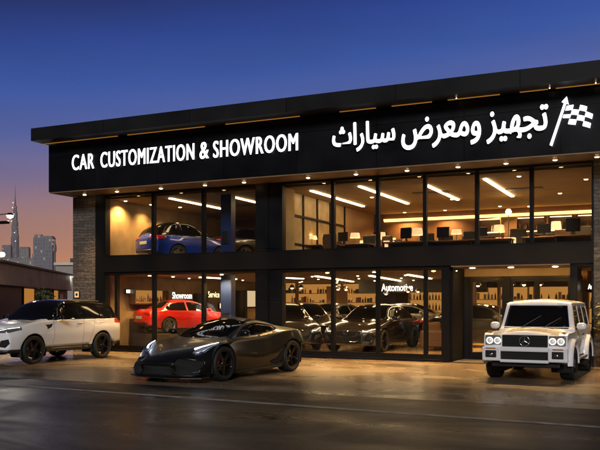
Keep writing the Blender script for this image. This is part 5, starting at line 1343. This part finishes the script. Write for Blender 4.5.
def rot_box(mb, cx, cy, w, d, z0, z1): return mb.box(cx-w/2, cx+w/2, cy-d/2, cy+d/2, z0, z1)
p = ray_at(15.2, 5670)
r = thing('spire_tower', 'immensely tall stepped tower tapering to a needle spire on the horizon', 'tower', p, YAW)
mb = MB(); prof = [(0,.50*82),(180,40),(330,33),(450,27),(540,21),(610,15),(650,10)]
for lob in range(3):
    a = R(90 + 120*lob); off = 14
    for k, (z, w) in enumerate(prof[:-1]):
        zz = prof[k+1][0] + (lob-1)*22*(k > 0); w2 = w
        mb.lathe([(w2*.62, (z + (lob-1)*22*(k > 1)) if k else 0), (w2*.60, zz), (0, zz)], Matrix.Translation((off*math.cos(a)*(1-k*.13), off*math.sin(a)*(1-k*.13), 0)), 10, smooth=False)
mb.build('shaft', TW[0], r)
MB().lathe([(9,640),(6,690),(2.6,760),(.8,828),(0,829)], n=10).build('spire', TW[0], r)
bl = MB()
for k, (z, x) in enumerate(((610,6),(655,-4),(690,0),(560,-12),(480,10),(420,16))): bl.box(x-2.2, x+2.2, -44, -40, z, z+5)
bl.build('beacon', emission('beacon_light', (1,.8,.55), 3), r)
for i, (pa, pb, top, Z, lab, mi) in enumerate(((2.5,11.5,245,3200,'plain grey tower block left of the needle spire tower',0),(20,29.5,247,3000,'plain tower block just right of the needle spire tower',1),(34.8,53.8,235.5,2600,'broad dark glass tower right of the needle spire tower',0),(32.2,34.6,254,2600,'slim low block beside the broad glass tower',1),(0,40,258.5,2900,'long low block at the foot of the skyline',1))):
    a, b = ray_at(pa, Z), ray_at(pb, Z); c = (a+b)/2; w = (b-a).length; h = CAM_H + (HOR-top)/FPX*Z
    r = thing('tower_block', lab, 'tower', c, YAW)
    MB().box(-w/2, w/2, -w*.25, w*.35, 0, h*.97).build('shaft', TW[mi], r)
    cr = MB().box(-w*.46, w*.46, -w*.2, w*.3, h*.97, h*(1.0 if i != 2 else .99))
    if i == 2: cr.box(-w*.46, -w*.1, -w*.2, w*.1, h*.99, h*1.01)
    cr.build('crown', TW[1-mi], r)
p = ray_at(54.8, 2500); r = thing('mast', 'thin lattice mast at the right of the broad glass tower', 'mast', p, YAW)
MB().tube((0,0,0),(0,0,150),3.2,2.4,6).build('mast_tube', TW[0], r); MB().lathe([(2,150),(5.5,158),(5.5,172),(3,182),(.6,196),(0,197)], n=8).build('mast_head', TW[0], r)
for i, (pa, pb, top, Z, lab) in enumerate(((56,76,262.5,150,'pale low flat roofed building beyond the warehouse'),)):
    a, b = ray_at(pa, Z), ray_at(pb, Z); c = (a+b)/2; w = (b-a).length; h = CAM_H + (HOR-top)/FPX*Z
    r = thing('low_building', lab, 'building', c, YAW)
    MB().box(-w/2, w/2, 0, 14, 0, h-.5).build('wall', mat('pale_render', (.34,.30,.28), .8, var=.15), r)
    MB().box(-w/2-.3, w/2+.3, -.4, 14.4, h-.5, h).build('roof', M['corr'], r); MB().box(-w*.1, w*.1, 4, 8, h, h+1.0).build('roof_hut', M['darkwall'], r)

xa, za = fac(77.3, 294.5, -.02)
r = thing('wall_plaque', 'small square backlit plaque on the left stone pillar', 'sign', (xa, -.02, za))
MB().rbox(-.11,.11,-.03,.015,-.12,.12,.006).build('casing', M['black'], r); MB().box(-.09,.09,-.034,-.031,-.10,.10).build('lit_face', emission('plaque_glow', (1,.62,.3), .9), r)
MB().box(-.04,.04,-.038,-.0345,-.045,.04).build('mark', M['black'], r)

# ================================================================== evening haze over the city
hz_m = bpy.data.materials.new('evening_haze'); hz_m.use_nodes = True; t_ = hz_m.node_tree; t_.nodes.clear()
pv = t_.nodes.new('ShaderNodeVolumePrincipled'); pv.inputs['Color'].default_value = (.86,.86,.90,1); pv.inputs['Density'].default_value = 6.5e-5; pv.inputs['Anisotropy'].default_value = .2
ho = t_.nodes.new('ShaderNodeOutputMaterial'); t_.links.new(pv.outputs[0], ho.inputs['Volume'])
hb_ = MB().box(-7400, 3200, -1600, 7000, -1.0, 850).build('haze', hz_m); hb_['kind'] = 'stuff'
